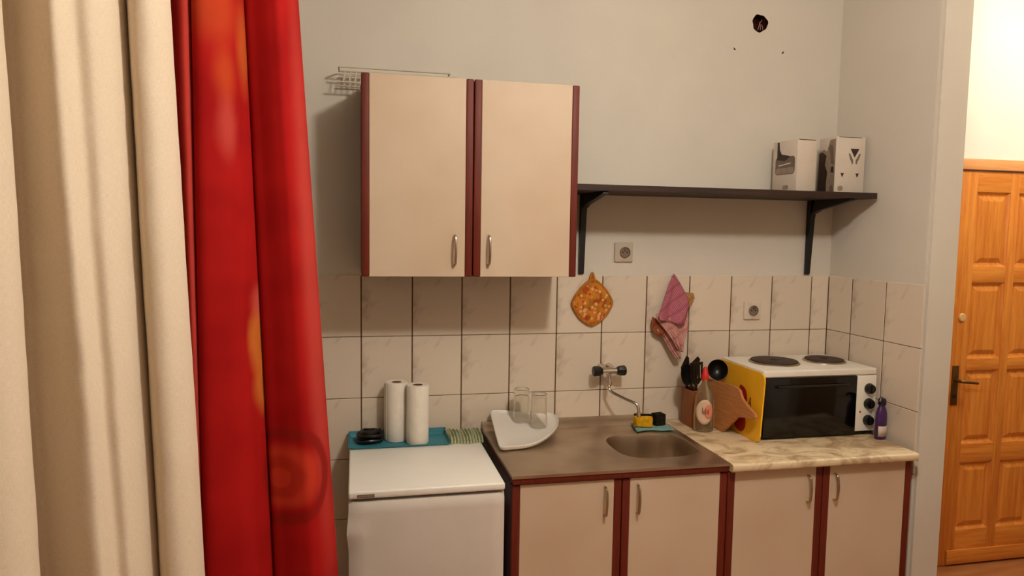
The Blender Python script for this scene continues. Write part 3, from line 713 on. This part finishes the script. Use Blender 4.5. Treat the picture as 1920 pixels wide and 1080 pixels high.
pr = [(-0.058, SZ - 0.0005), (-0.042, SZ + 0.005), (-0.026, SZ + 0.015), (-0.012, SZ + 0.028), (-0.001, SZ + 0.029), (-0.001, SZ - 0.0005)]
obj('upstand', prism([(X0, y, z) for y, z in pr], (X1 - X0, 0, 0)), 'steel', sk, smooth=50)
obj('drain', lathe([(0, 0.0), (0.022, 0.0), (0.034, 0.004), (0.036, 0.001), (0.036, -0.002), (0, -0.002)], c=(bx, by, SZ - 0.154), seg=28), 'chrome', sk)
obj('front_rail', box(X0 + 0.003, X1 - 0.003, CF - 0.010, CF + 0.03, 0.8205, SZ - 0.0105, bev=0.002), 'mahog', sk)
for (a, b) in ((X0 + 0.003, X0 + 0.02), (X1 - 0.02, X1 - 0.003)):
    obj('side_rail', box(a, b, CF + 0.031, -0.02, 0.8205, SZ - 0.0105), 'mahog', sk, smooth=0)
# laminate worktop
bm = bmesh.new(); pr = [(-0.612, 0.829), (-0.612, 0.845), (-0.608, 0.850), (-0.600, 0.852), (-0.002, 0.852), (-0.002, 0.822), (-0.605, 0.822), (-0.610, 0.824)]
add_prism(bm, [(1.284, y, z) for y, z in pr if y > -0.55 or True], (0.772, 0, 0))
wt = tag(obj('worktop', bm, 'worktop', None, (1.67, -0.3, 0.822), smooth=50), 'beige marbled laminate worktop beside the sink', 'worktop')

# ------------------------------------------------------------------ drainer tray and glasses
def trayz(x, y): 
    t = max(0.0, min(1.0, (y + 0.32) / 0.30))
    return SZ + 0.012 + t * (0.060 - 0.07 * max(0.0, x - 0.52))
out = [(0.500, -0.325), (0.540, -0.330), (0.600, -0.322), (0.655, -0.295), (0.715, -0.240), (0.765, -0.165), (0.790, -0.090), (0.785, -0.045), (0.755, -0.026), (0.70, -0.022), (0.60, -0.022), (0.53, -0.022), (0.513, -0.06), (0.506, -0.15), (0.500, -0.24)]
out = smooth_curve(out, 4, True); cx, cy = 0.63, -0.14
bm = bmesh.new(); L = []
for k, dz in ((0.93, -0.0105), (0.985, -0.004), (1.0, 0.006), (0.985, 0.008), (0.955, 0.002), (0.90, -0.003), (0.4, -0.004)):
    L.append([bm.verts.new((cx + (x - cx) * k, cy + (y - cy) * k, trayz(cx + (x - cx) * k, cy + (y - cy) * k) + dz)) for x, y in out])
for a, b in zip(L, L[1:]):
    for i in range(len(out)): bm.faces.new((a[i], a[(i + 1) % len(out)], b[(i + 1) % len(out)], b[i]))
bm.faces.new(L[0][::-1]); bm.faces.new(L[-1])
dt = thing('drainer_tray', 'white leaf-shaped draining tray on the left of the sink', 'tray', (0.63, -0.17, SZ))
obj('tray', bm, 'white_plastic', dt, smooth=50)
for x in (0.56, 0.66): obj('foot', tube([(x, -0.085, SZ + 0.0005), (x, -0.085, trayz(x, -0.085) - 0.009)], 0.008, 12), 'white_plastic', dt)
for x in (0.54, 0.62): obj('foot', tube([(x, -0.27, SZ + 0.0005), (x, -0.27, trayz(x, -0.27) - 0.0085)], 0.008, 12), 'white_plastic', dt)
def tumbler(x, y, label, h=0.125):
    z = trayz(x, y) + 0.0075
    prof = [(0.0, h - 0.012), (0.0265, h - 0.012), (0.0275, h - 0.016), (0.0318, 0.0), (0.0340, 0.0), (0.0305, h - 0.003), (0.028, h), (0.0, h)]
    o = obj('drinking_glass', lathe(prof, seg=32), 'glass', None, (0, 0, 0)); o.location = (x, y, z)
    tag(o, label, 'glass', 'upturned drinking glasses')
tumbler(0.632, -0.100, 'upturned clear drinking glass at the back of the white tray')
tumbler(0.692, -0.150, 'upturned clear drinking glass nearer the front of the white tray')

# ------------------------------------------------------------------ faucet
fc = thing('faucet', 'wall-mounted chrome tap with two black handles and swivel spout', 'faucet', (1.016, 0.0, 1.09))
obj('body', tube([(0.985, -0.062, 1.088), (1.047, -0.062, 1.088)], 0.0135, 16), 'chrome', fc)
for x in (0.999, 1.034):
    obj('wall_flange', xf(lathe([(0, 0), (0.017, 0), (0.016, 0.008), (0.012, 0.014), (0.011, 0.052), (0, 0.052)], seg=20), Matrix.Translation((x, -0.0005, 1.094)) @ Matrix.Rotation(R(90), 4, 'X')), 'chrome', fc)
for s, x in ((-1, 0.986), (1, 1.046)):
    obj('handle', xf(lathe([(0, 0), (0.013, 0), (0.017, 0.006), (0.021, 0.016), (0.022, 0.036), (0.019, 0.041), (0, 0.042)], seg=10), Matrix.Translation((x, -0.062, 1.088)) @ Matrix.Rotation(R(90 * s), 4, 'Y')), 'black', fc, smooth=25)
obj('spout_joint', lathe([(0, 0), (0.008, 0), (0.0115, 0.006), (0.0115, 0.02), (0.008, 0.026), (0.0075, 0.05), (0.012, 0.055), (0, 0.055)], c=(1.016, -0.064, 1.022), seg=18), 'chrome', fc)
sp = smooth_curve([(1.016, -0.064, 1.024), (1.017, -0.068, 1.010), (1.030, -0.085, 0.998), (1.062, -0.125, 0.984), (1.085, -0.155, 0.976), (1.096, -0.168, 0.970), (1.102, -0.176, 0.955), (1.104, -0.178, 0.935)], 5)
spo = obj('spout', tube(sp, 0.0062, 12), 'chrome', fc)
obj('aerator', tube([(1.1035, -0.1775, 0.938), (1.105, -0.179, 0.918)], 0.0088, 14), 'chrome', spo)

# ------------------------------------------------------------------ cloth, sponges
bm = bmesh.new(); g = []; nx, ny = 18, 14
for j in range(ny + 1):
    ln = []
    for i in range(nx + 1):
        s, t = i / nx, j / ny
        a = Vector((1.100, -0.178)).lerp(Vector((1.262, -0.172)), s); b = Vector((1.118, -0.062)).lerp(Vector((1.262, -0.058)), s); p = a.lerp(b, t)
        p.y += 0.012 * math.sin(s * 5) * (1 - t)
        ln.append(bm.verts.new((p.x, p.y, SZ + 0.0045 + 0.003 * (1 + noise.noise(Vector((s * 4, t * 4, 2)))) + 0.006 * max(0, s - 0.75) * (1 - t))))
    g.append(ln)
for j in range(ny):
    for i in range(nx): bm.faces.new((g[j][i], g[j][i + 1], g[j + 1][i + 1], g[j + 1][i]))
ex = bmesh.ops.extrude_face_region(bm, geom=list(bm.faces))
for v in [v for v in ex['geom'] if isinstance(v, bmesh.types.BMVert)]: v.co.z -= 0.003
tag(obj('cleaning_cloth', bm, 'blue_cloth', None, (1.18, -0.11, SZ), smooth=60), 'turquoise cleaning cloth at the back corner of the sink', 'cloth')
def sponge_mesh(w, d, h, seed):
    bm = bmesh.new(); add_box(bm, -w / 2, w / 2, -d / 2, d / 2, 0, h)
    bmesh.ops.subdivide_edges(bm, edges=bm.edges[:], cuts=5, use_grid_fill=True)
    for v in bm.verts:
        r = (abs(v.co.x / (w / 2)) ** 6 + abs(v.co.y / (d / 2)) ** 6 + abs((v.co.z - h / 2) / (h / 2)) ** 6)
        if r > 1.2: v.co = Vector((v.co.x * 0.95, v.co.y * 0.95, h / 2 + (v.co.z - h / 2) * 0.95))
        v.co += Vector((1, 1, 0.4)) * 0.0022 * noise.noise(v.co * 60 + Vector((seed, 0, 0)))
    return bm
sg = thing('sponge', 'yellow kitchen sponge lying on the turquoise cloth', 'sponge', (1.150, -0.118, SZ + 0.0095), None, R(-18))
obj('foam', sponge_mesh(0.078, 0.034, 0.040, 1), 'yellow_sponge', sg, local=True, smooth=60)
obj('scouring_layer', xf(sponge_mesh(0.080, 0.012, 0.046, 4), Matrix.Translation((0.002, 0.0235, 0))), 'scour', sg, local=True, smooth=60)
o = obj('scouring_sponge', sponge_mesh(0.048, 0.042, 0.048, 9), 'scour', None, smooth=60); o.location = (1.226, -0.102, SZ + 0.0095); o.rotation_euler = (0, 0, R(8))
tag(o, 'black scouring sponge right of the yellow sponge', 'sponge')

# ------------------------------------------------------------------ pot holder and towel on the tiles
ph = thing('pot_holder', 'orange floral quilted pot holder hanging on the tiles', 'pot holder', (0.951, -0.004, 1.37))
def dia(k, n=48):
    o = []
    for i in range(n):
        a = 2 * math.pi * i / n; c, s = math.cos(a), math.sin(a); d = (abs(c) ** 1.35 + abs(s) ** 1.35) ** (-1 / 1.35)
        zz = 0.101 * s * d * k; xx = 0.089 * c * d * k
        if zz < -0.07: zz = -0.07 + (zz + 0.07) * 0.75
        o.append((0.952 + xx, 1.368 + zz))
    return o
bm = bmesh.new(); L = []
for k, y in ((0.95, -0.003), (1.0, -0.006), (0.97, -0.012), (0.8, -0.017), (0.4, -0.019), (0.05, -0.019)):
    L.append([bm.verts.new((x, y + 0.0012 * math.sin(i * 1.9 + k * 20), z)) for i, (x, z) in enumerate(dia(k))])
for a, b in zip(L, L[1:]):
    for i in range(len(a)): bm.faces.new((a[i], a[(i + 1) % len(a)], b[(i + 1) % len(a)], b[i]))
bm.faces.new(L[0][::-1]); bm.faces.new(L[-1])
obj('pad', bm, 'floral', ph, smooth=60)
d = dia(0.995); obj('piping', tube([(x, -0.0085, z) for x, z in d + d[:1]], 0.006, 8), 'ochre', ph)
obj('hanging_loop', tube(smooth_curve([(0.938, -0.010, 1.455), (0.942, -0.010, 1.475), (0.949, -0.008, 1.494), (0.955, -0.010, 1.478), (0.960, -0.010, 1.455)], 5), 0.0062, 8), 'ochre', ph)
hk = thing('wall_hook', 'small hook on the tiles carrying the orange pot holder', 'hook', (0.949, 0, 1.489))
obj('hook', tube(smooth_curve([(0.949, -0.0005, 1.486), (0.949, -0.010, 1.485), (0.949, -0.017, 1.488), (0.949, -0.018, 1.494)], 4), 0.0018, 8), 'nickel', hk)
def drape(name, left, right, mat, parent, y0, y1, amp, waves, n=26, m=22, th=0.004, ph0=0.0):
    """cloth between two side polylines (x,z) running from top to bottom"""
    def samp(pl, t):
        k = t * (len(pl) - 1); i = min(int(k), len(pl) - 2); f = k - i
        return pl[i][0] + (pl[i + 1][0] - pl[i][0]) * f, pl[i][1] + (pl[i + 1][1] - pl[i][1]) * f
    bm = bmesh.new(); g = []
    for j in range(n + 1):
        t = j / n; a, b = samp(left, t), samp(right, t); ln = []
        for i in range(m + 1):
            s = i / m
            y = y0 + (y1 - y0) * t - amp * (0.25 + t) * (0.5 + 0.5 * math.sin(s * waves * 2 * math.pi + ph0 + 1.5 * t)) + 0.002 * noise.noise(Vector((s * 6, t * 9, ph0)))
            ln.append(bm.verts.new((a[0] + (b[0] - a[0]) * s, min(y, -0.003), a[1] + (b[1] - a[1]) * s)))
        g.append(ln)
    for j in range(n):
        for i in range(m): bm.faces.new((g[j][i], g[j][i + 1], g[j + 1][i + 1], g[j + 1][i]))
    o = obj(name, bm, mat, parent, smooth=80)
    so = o.modifiers.new('thickness', 'SOLIDIFY'); so.thickness = th; so.offset = 0
    return o
tw = thing('hand_towel', 'pink knitted hand towel hanging folded on the tiles', 'towel', (1.31, -0.01, 1.30))
drape('front_fold', [(1.309, 1.492), (1.283, 1.440), (1.258, 1.375), (1.232, 1.315), (1.238, 1.298)], [(1.315, 1.492), (1.345, 1.440), (1.366, 1.400), (1.376, 1.360), (1.352, 1.275)], 'pink', tw, -0.020, -0.040, 0.020, 1.3)
drape('lower_fold', [(1.232, 1.322), (1.228, 1.305), (1.262, 1.262), (1.300, 1.215), (1.326, 1.172)], [(1.376, 1.362), (1.378, 1.300), (1.372, 1.250), (1.352, 1.200), (1.350, 1.158)], 'pink_pale', tw, -0.030, -0.040, 0.018, 2.0, ph0=1.0)
drape('back_fold', [(1.222, 1.308), (1.214, 1.280), (1.222, 1.245), (1.250, 1.228)], [(1.240, 1.300), (1.258, 1.268), (1.275, 1.242), (1.270, 1.225)], 'brown_knit', tw, -0.014, -0.030, 0.012, 0.8, ph0=2.0)
drape('fringe_fold', [(1.240, 1.255), (1.262, 1.225), (1.295, 1.170), (1.325, 1.130)], [(1.275, 1.262), (1.305, 1.215), (1.335, 1.165), (1.350, 1.132)], 'pink_pale', tw, -0.022, -0.036, 0.012, 2.5, ph0=0.4)
drape('corner_fold', [(1.352, 1.420), (1.358, 1.395), (1.370, 1.370), (1.374, 1.350)], [(1.366, 1.412), (1.410, 1.408), (1.412, 1.385), (1.388, 1.352)], 'ochre_knit', tw, -0.010, -0.020, 0.010, 1.0, ph0=2.6)
hk = thing('wall_hook', 'small hook on the tiles carrying the pink towel', 'hook', (1.312, 0, 1.487))
obj('hook', tube(smooth_curve([(1.312, -0.0005, 1.482), (1.312, -0.018, 1.480), (1.312, -0.030, 1.486), (1.312, -0.030, 1.494)], 4), 0.0018, 8), 'nickel', hk)

# ------------------------------------------------------------------ utensil holder with utensils
CT2 = 0.8525
uh = thing('utensil_holder', 'brown wooden utensil box behind the dish soap', 'holder', (1.381, -0.095, CT2))
hx0, hx1, hy0, hy1, hh = 1.352, 1.410, -0.142, -0.050, 0.155
for nm, q in (('side_wall', (hx0, hx0 + 0.006, hy0, hy1)), ('side_wall', (hx1 - 0.006, hx1, hy0, hy1)), ('end_wall', (hx0 + 0.006, hx1 - 0.006, hy0, hy0 + 0.006)), ('end_wall', (hx0 + 0.006, hx1 - 0.006, hy1 - 0.006, hy1))):
    obj(nm, box(*q, CT2, CT2 + hh, bev=0.001, seg=1), 'holder_wood', uh)
obj('base', box(hx0 + 0.006, hx1 - 0.006, hy0 + 0.006, hy1 - 0.006, CT2, CT2 + 0.006), 'holder_wood', uh)
def utensil(label, foot, top, head, cat, spin=0.0):
    """handle from foot to top (world), head drawn in the handle's own frame: z along the handle, x wide, y thin"""
    f, t = Vector(foot), Vector(top); d = (t - f).normalized(); L = (t - f).length
    xa = Vector((math.cos(spin), math.sin(spin), 0)); xa = (xa - d * xa.dot(d)).normalized(); ya = d.cross(xa)
    m = Matrix((xa, ya, d)).transposed().to_4x4()
    th = thing(cat.replace(' ', '_'), label, cat, f, 'black kitchen utensils')
    obj('handle', xf(tube([(0, 0, 0.004), (0, 0, L * 0.55), (0, 0, L)], [0.0065, 0.0055, 0.005], 10), m), 'black', th, local=True)
    h = bmesh.new(); head(h, L); obj('head', xf(h, m), 'black', th, local=True)
    return th
def spat(bm, z, w=0.060, h=0.085, slots=4):
    o = [(-0.010, z - 0.004), (-w / 2, z + 0.022), (-w / 2, z + h), (w / 2, z + h), (w / 2, z + 0.022), (0.010, z - 0.004)]
    if not slots: add_prism(bm, [(x, -0.0015, zz) for x, zz in o], (0, 0.003, 0)); return
    add_prism(bm, [(x, -0.0015, zz) for x, zz in ((-0.010, z - 0.004), (-w / 2, z + 0.022), (w / 2, z + 0.022), (0.010, z - 0.004))], (0, 0.003, 0))
    add_box(bm, -w / 2, w / 2, -0.0015, 0.0015, z + h - 0.012, z + h)
    bw = w / (2 * slots + 1) * 1.25; gap = (w - (slots + 1) * bw) / slots
    for k in range(slots + 1): add_box(bm, -w / 2 + k * (bw + gap), -w / 2 + k * (bw + gap) + bw, -0.0015, 0.0015, z + 0.021, z + h - 0.011)
def spoon(bm, z, w=0.060, h=0.085, deep=0.018):
    n = 10; g = []
    for j in range(n + 1):
        v = -1 + 2 * j / n; ln = []
        for i in range(n + 1):
            u = -1 + 2 * i / n
            a, b = u * math.sqrt(max(0, 1 - v * v / 2)), v * math.sqrt(max(0, 1 - u * u / 2)); r2 = a * a + b * b
            ln.append(bm.verts.new((a * w / 2, deep * (1 - r2), z + h / 2 - 0.004 + b * h / 2)))
        g.append(ln)
    fs = []
    for j in range(n):
        for i in range(n): fs.append(bm.faces.new((g[j][i], g[j][i + 1], g[j + 1][i + 1], g[j + 1][i])))
    ex = bmesh.ops.extrude_face_region(bm, geom=fs)
    for v in [v for v in ex['geom'] if isinstance(v, bmesh.types.BMVert)]: v.co.y -= 0.003
def blade(bm, z, w=0.026, h=0.075):
    add_prism(bm, [(x, -0.0012, zz) for x, zz in ((-w / 2, z - 0.004), (-w / 2, z + h * 0.55), (w * 0.25, z + h), (w / 2, z + h * 0.9), (w / 2, z - 0.004))], (0, 0.0024, 0))
fb = CT2 + 0.007
utensil('black serving spoon leaning left out of the wooden utensil box', (1.400, -0.112, fb), (1.356, -0.124, fb + 0.185), lambda b, L: (spoon(b, L - 0.004, 0.066, 0.096, 0.014), bmesh.ops.translate(b, verts=b.verts[:], vec=(-0.020, 0, 0))), 'serving spoon', R(25))
utensil('black slotted spatula standing upright in the wooden utensil box', (1.384, -0.129, fb), (1.377, -0.1345, fb + 0.178), lambda b, L: spat(b, L, 0.062, 0.092), 'spatula', R(8))
utensil('black pointed turner at the back of the wooden utensil box, tip left', (1.385, -0.072, fb), (1.357, -0.080, fb + 0.195), lambda b, L: blade(b, L, 0.050, 0.092), 'turner', R(20))
utensil('black pointed turner at the back of the wooden utensil box, tip right', (1.374, -0.064, fb), (1.390, -0.072, fb + 0.190), lambda b, L: blade(b, L, 0.048, 0.095), 'turner', R(0))
utensil('black soup ladle standing between the wooden and the yellow cutting board', (1.487, -0.130, CT2), (1.482, -0.122, 1.058), lambda b, L: spoon(b, L - 0.006, 0.084, 0.088, 0.034), 'ladle', R(-28))

# ------------------------------------------------------------------ dish soap
ds = thing('dish_soap_bottle', 'clear dish soap bottle with red cap and round label', 'bottle', (1.384, -0.196, CT2), None, R(-12))
prof = [(0, 0.0), (0.036, 0.0), (0.041, 0.006), (0.042, 0.05), (0.041, 0.10), (0.038, 0.140), (0.030, 0.172), (0.018, 0.192), (0.013, 0.202), (0.013, 0.216), (0, 0.216)]
obj('body', lathe(prof, seg=40, sy=0.62), 'soap', ds, local=True, smooth=60)
obj('cap', lathe([(0, 0.217), (0.0155, 0.217), (0.0155, 0.236), (0.012, 0.242), (0.009, 0.262), (0.006, 0.268), (0, 0.268)], seg=24), 'red_cap', ds, local=True)
def wrap_disc(rx, rz, cx, cz, grow, name, mat, parent, n=28, rings=5):
    bm = bmesh.new(); prev = None
    for k in range(rings + 1):
        cur_ = []
        for i in range(n):
            a = 2 * math.pi * i / n; x = cx + rx * k / rings * math.cos(a); z = cz + rz * k / rings * math.sin(a)
            x = max(-0.040, min(0.040, x)); rr = 0.0418 + grow
            cur_.append(bm.verts.new((x, -0.62 * math.sqrt(max(0, rr * rr - x * x)) - grow, z)))
            if k == 0: break
        if prev:
            if len(prev) == 1:
                for i in range(n): bm.faces.new((prev[0], cur_[i], cur_[(i + 1) % n]))
            else:
                for i in range(n): bm.faces.new((prev[i], cur_[i], cur_[(i + 1) % n], prev[(i + 1) % n]))
        prev = cur_
    o = obj(name, bm, mat, parent, local=True, smooth=60); s = o.modifiers.new('thickness', 'SOLIDIFY'); s.thickness = 0.0005
    return o
lb = wrap_disc(0.034, 0.052, -0.004, 0.085, 0.0010, 'label', 'label', ds)
wrap_disc(0.018, 0.030, 0.012, 0.088, 0.0016, 'label_patch', 'label_pink', lb)
for k, (x, z, h) in enumerate(((-0.014, 0.080, 0.024), (-0.008, 0.076, 0.016), (-0.002, 0.077, 0.024), (0.005, 0.076, 0.016), (0.011, 0.077, 0.020))):
    y = -0.62 * math.sqrt(0.0434 ** 2 - x * x) - 0.0026
    obj('lettering', box(x - 0.0013, x + 0.0013, y - 0.0004, y + 0.0004, z, z + h), 'brown_print', lb, local=True, smooth=0)

# ------------------------------------------------------------------ cutting boards
def shear(bm, x_bot, x_top, z0, z1):
    for v in bm.verts: v.co.x += x_bot + (x_top - x_bot) * (v.co.z - z0) / (z1 - z0)
    return bm
yz0, yz1 = CT2 + 0.0005, 1.126
yb = thing('cutting_board', 'yellow plastic cutting board with red fruit print leaning on the oven', 'cutting board', (1.51, -0.22, CT2), 'cutting boards')
bm = prism([(0, y, z) for y, z in rrect(-0.402, -0.030, yz0, yz1, 0.030)], (0.006, 0, 0))
obj('board', shear(bm, 1.513, 1.527, yz0, yz1), 'yellow_board', yb)
def yprint(pts, mat, name='fruit_print'):
    bm = prism([(-0.0006, y, z) for y, z in pts], (0.0005, 0, 0)); return obj(name, shear(bm, 1.513, 1.527, yz0, yz1), mat, yb, smooth=0)
yprint(smooth_curve([(-0.233, 1.050), (-0.271, 1.044), (-0.289, 1.020), (-0.293, 0.985), (-0.277, 0.965), (-0.251, 0.975), (-0.233, 1.01)], 4, True), 'red_print')
yprint(smooth_curve([(-0.233, 0.925), (-0.271, 0.930), (-0.293, 0.922), (-0.295, 0.888), (-0.271, 0.866), (-0.233, 0.868), (-0.211, 0.890)], 4, True), 'red_print')
yprint([(-0.303, 0.978), (-0.308, 0.978), (-0.316, 1.016), (-0.314, 1.018)], 'brown_print', 'lettering'); yprint([(-0.321, 0.978), (-0.326, 0.978), (-0.318, 1.018), (-0.314, 1.018)], 'brown_print', 'lettering'); yprint([(-0.308, 0.990), (-0.322, 0.990), (-0.321, 0.994), (-0.309, 0.994)], 'brown_print', 'lettering')
wz0, wz1 = CT2 + 0.0005, 1.048
wbd = thing('cutting_board', 'small wooden cutting board with a stub handle leaning on the yellow board', 'cutting board', (1.46, -0.2, CT2), 'cutting boards')
o_ = [(-0.070, wz0 + 0.002), (-0.225, wz0), (-0.262, wz0 + 0.040), (-0.300, wz0 + 0.082), (-0.352, wz0 + 0.094), (-0.398, wz0 + 0.096), (-0.408, wz0 + 0.106), (-0.400, wz0 + 0.120), (-0.345, wz0 + 0.138), (-0.308, wz0 + 0.158), (-0.288, wz0 + 0.188), (-0.275, 1.046), (-0.250, 1.050), (-0.070, 1.044), (-0.062, 1.030), (-0.062, wz0 + 0.012)]
bm = prism([(0, y, z) for y, z in o_], (0.012, 0, 0)); bmesh.ops.bevel(bm, geom=bm.edges[:], offset=0.0018, segments=1, affect='EDGES')
shear(bm, 1.474, 1.500, wz0, wz1)
for v in bm.verts: v.co.x -= 0.036 * (v.co.y + 0.405) / 0.34
obj('board', bm, 'board_wood', wbd)

# ------------------------------------------------------------------ mini oven with hotplates
ox0, ox1, oy0, oy1, oz0, oz1 = 1.548, 2.062, -0.362, -0.030, 0.868, 1.130
ov = thing('mini_oven', 'white electric mini oven with two hotplates on top', 'oven', (1.80, -0.2, CT2))
obj('body', box(ox0 + 0.004, ox1 - 0.004, oy0 + 0.012, oy1, oz0, oz1 - 0.026, bev=0.003), 'oven_white', ov)
obj('top_plate', box(ox0, ox1, oy0, oy1, oz1 - 0.027, oz1, bev=0.005, seg=3), 'oven_white', ov)
obj('base_trim', box(ox0 + 0.006, ox1 - 0.006, oy0 + 0.006, oy1 - 0.01, CT2 + 0.006, oz0 + 0.001), 'black', ov, smooth=0)
for x in (ox0 + 0.03, ox1 - 0.03):
    for y in (oy0 + 0.03, oy1 - 0.03): obj('foot', lathe([(0, 0), (0.012, 0), (0.010, 0.007), (0, 0.007)], c=(x, y, CT2), seg=14), 'black', ov)
px = 1.972
od = obj('oven_door', box(ox0 + 0.004, px - 0.002, oy0 - 0.004, oy0 + 0.011, CT2 + 0.008, oz1 - 0.030, bev=0.003), 'glassblack', ov)
obj('door_handle', tube([(ox0 + 0.05, oy0 - 0.004, 1.068), (ox0 + 0.052, oy0 - 0.020, 1.069), (px - 0.052, oy0 - 0.020, 1.069), (px - 0.05, oy0 - 0.004, 1.068)], 0.0055, 10), 'black', od)
pn = obj('control_panel', box(px, ox1 - 0.001, oy0 - 0.002, oy0 + 0.011, oz0 + 0.003, oz1 - 0.029, bev=0.002), 'oven_white', ov)
for z in (1.047, 0.985, 0.916):
    kn = obj('knob', xf(lathe([(0, 0), (0.0215, 0), (0.0225, 0.004), (0.0195, 0.014), (0.018, 0.019), (0, 0.020)], seg=26), Matrix.Translation((2.027, oy0 - 0.002, z)) @ Matrix.Rotation(R(90), 4, 'X')), 'black', pn)
    obj('knob_grip', box(2.024, 2.030, oy0 - 0.026, oy0 - 0.021, z - 0.017, z + 0.017, bev=0.001, seg=1), 'black', kn)
obj('indicator_light', xf(lathe([(0, 0), (0.004, 0), (0.0035, 0.003), (0, 0.003)], seg=12), Matrix.Translation((1.990, oy0 - 0.002, 0.952)) @ Matrix.Rotation(R(90), 4, 'X')), 'red_cap', pn)
for (x, y, r) in ((1.705, -0.185, 0.098), (1.945, -0.185, 0.082)):
    hp = obj('hotplate', lathe([(0, 0.0), (0.012, 0.0), (0.014, 0.010), (r * 0.35, 0.0125), (r - 0.012, 0.0125), (r - 0.004, 0.011), (r - 0.002, 0.004), (r - 0.002, 0.0)], c=(x, y, oz1), seg=48), 'iron', ov)
    obj('rim', lathe([(r - 0.0015, 0.0), (r + 0.006, 0.0), (r + 0.005, 0.004), (r - 0.0015, 0.006)], c=(x, y, oz1), seg=48), 'nickel', hp)

# ------------------------------------------------------------------ purple bottle
pb = thing('cleaner_bottle', 'purple cleaner bottle with pale label beside the oven knobs', 'bottle', (2.047, -0.418, CT2), None, R(20))
obj('body', lathe([(0, 0), (0.024, 0), (0.027, 0.005), (0.027, 0.085), (0.026, 0.105), (0.021, 0.122), (0.015, 0.132), (0.013, 0.140), (0, 0.140)], seg=32, sy=0.72), 'purple', pb, local=True, smooth=50)
cp = obj('cap', lathe([(0, 0.140), (0.0155, 0.140), (0.0155, 0.158), (0.012, 0.165), (0, 0.166)], seg=20), 'purple_dark', pb, local=True)
obj('trigger', tube([(0, 0, 0.158), (-0.012, -0.004, 0.166), (-0.028, -0.008, 0.166), (-0.034, -0.010, 0.156)], [0.008, 0.008, 0.007, 0.005], 10), 'purple_dark', cp, local=True)
bm = bmesh.new(); n = 14; A = []
for z in (0.014, 0.056):
    A.append([bm.verts.new((0.0276 * math.cos(a), 0.0276 * 0.72 * math.sin(a), z)) for a in [R(195 + 150 * i / n) for i in range(n + 1)]])
for i in range(n): bm.faces.new((A[0][i], A[0][i + 1], A[1][i + 1], A[1][i]))
o = obj('label', bm, 'lilac', pb, local=True, smooth=60); s = o.modifiers.new('thickness', 'SOLIDIFY'); s.thickness = 0.0005; s.offset = 1
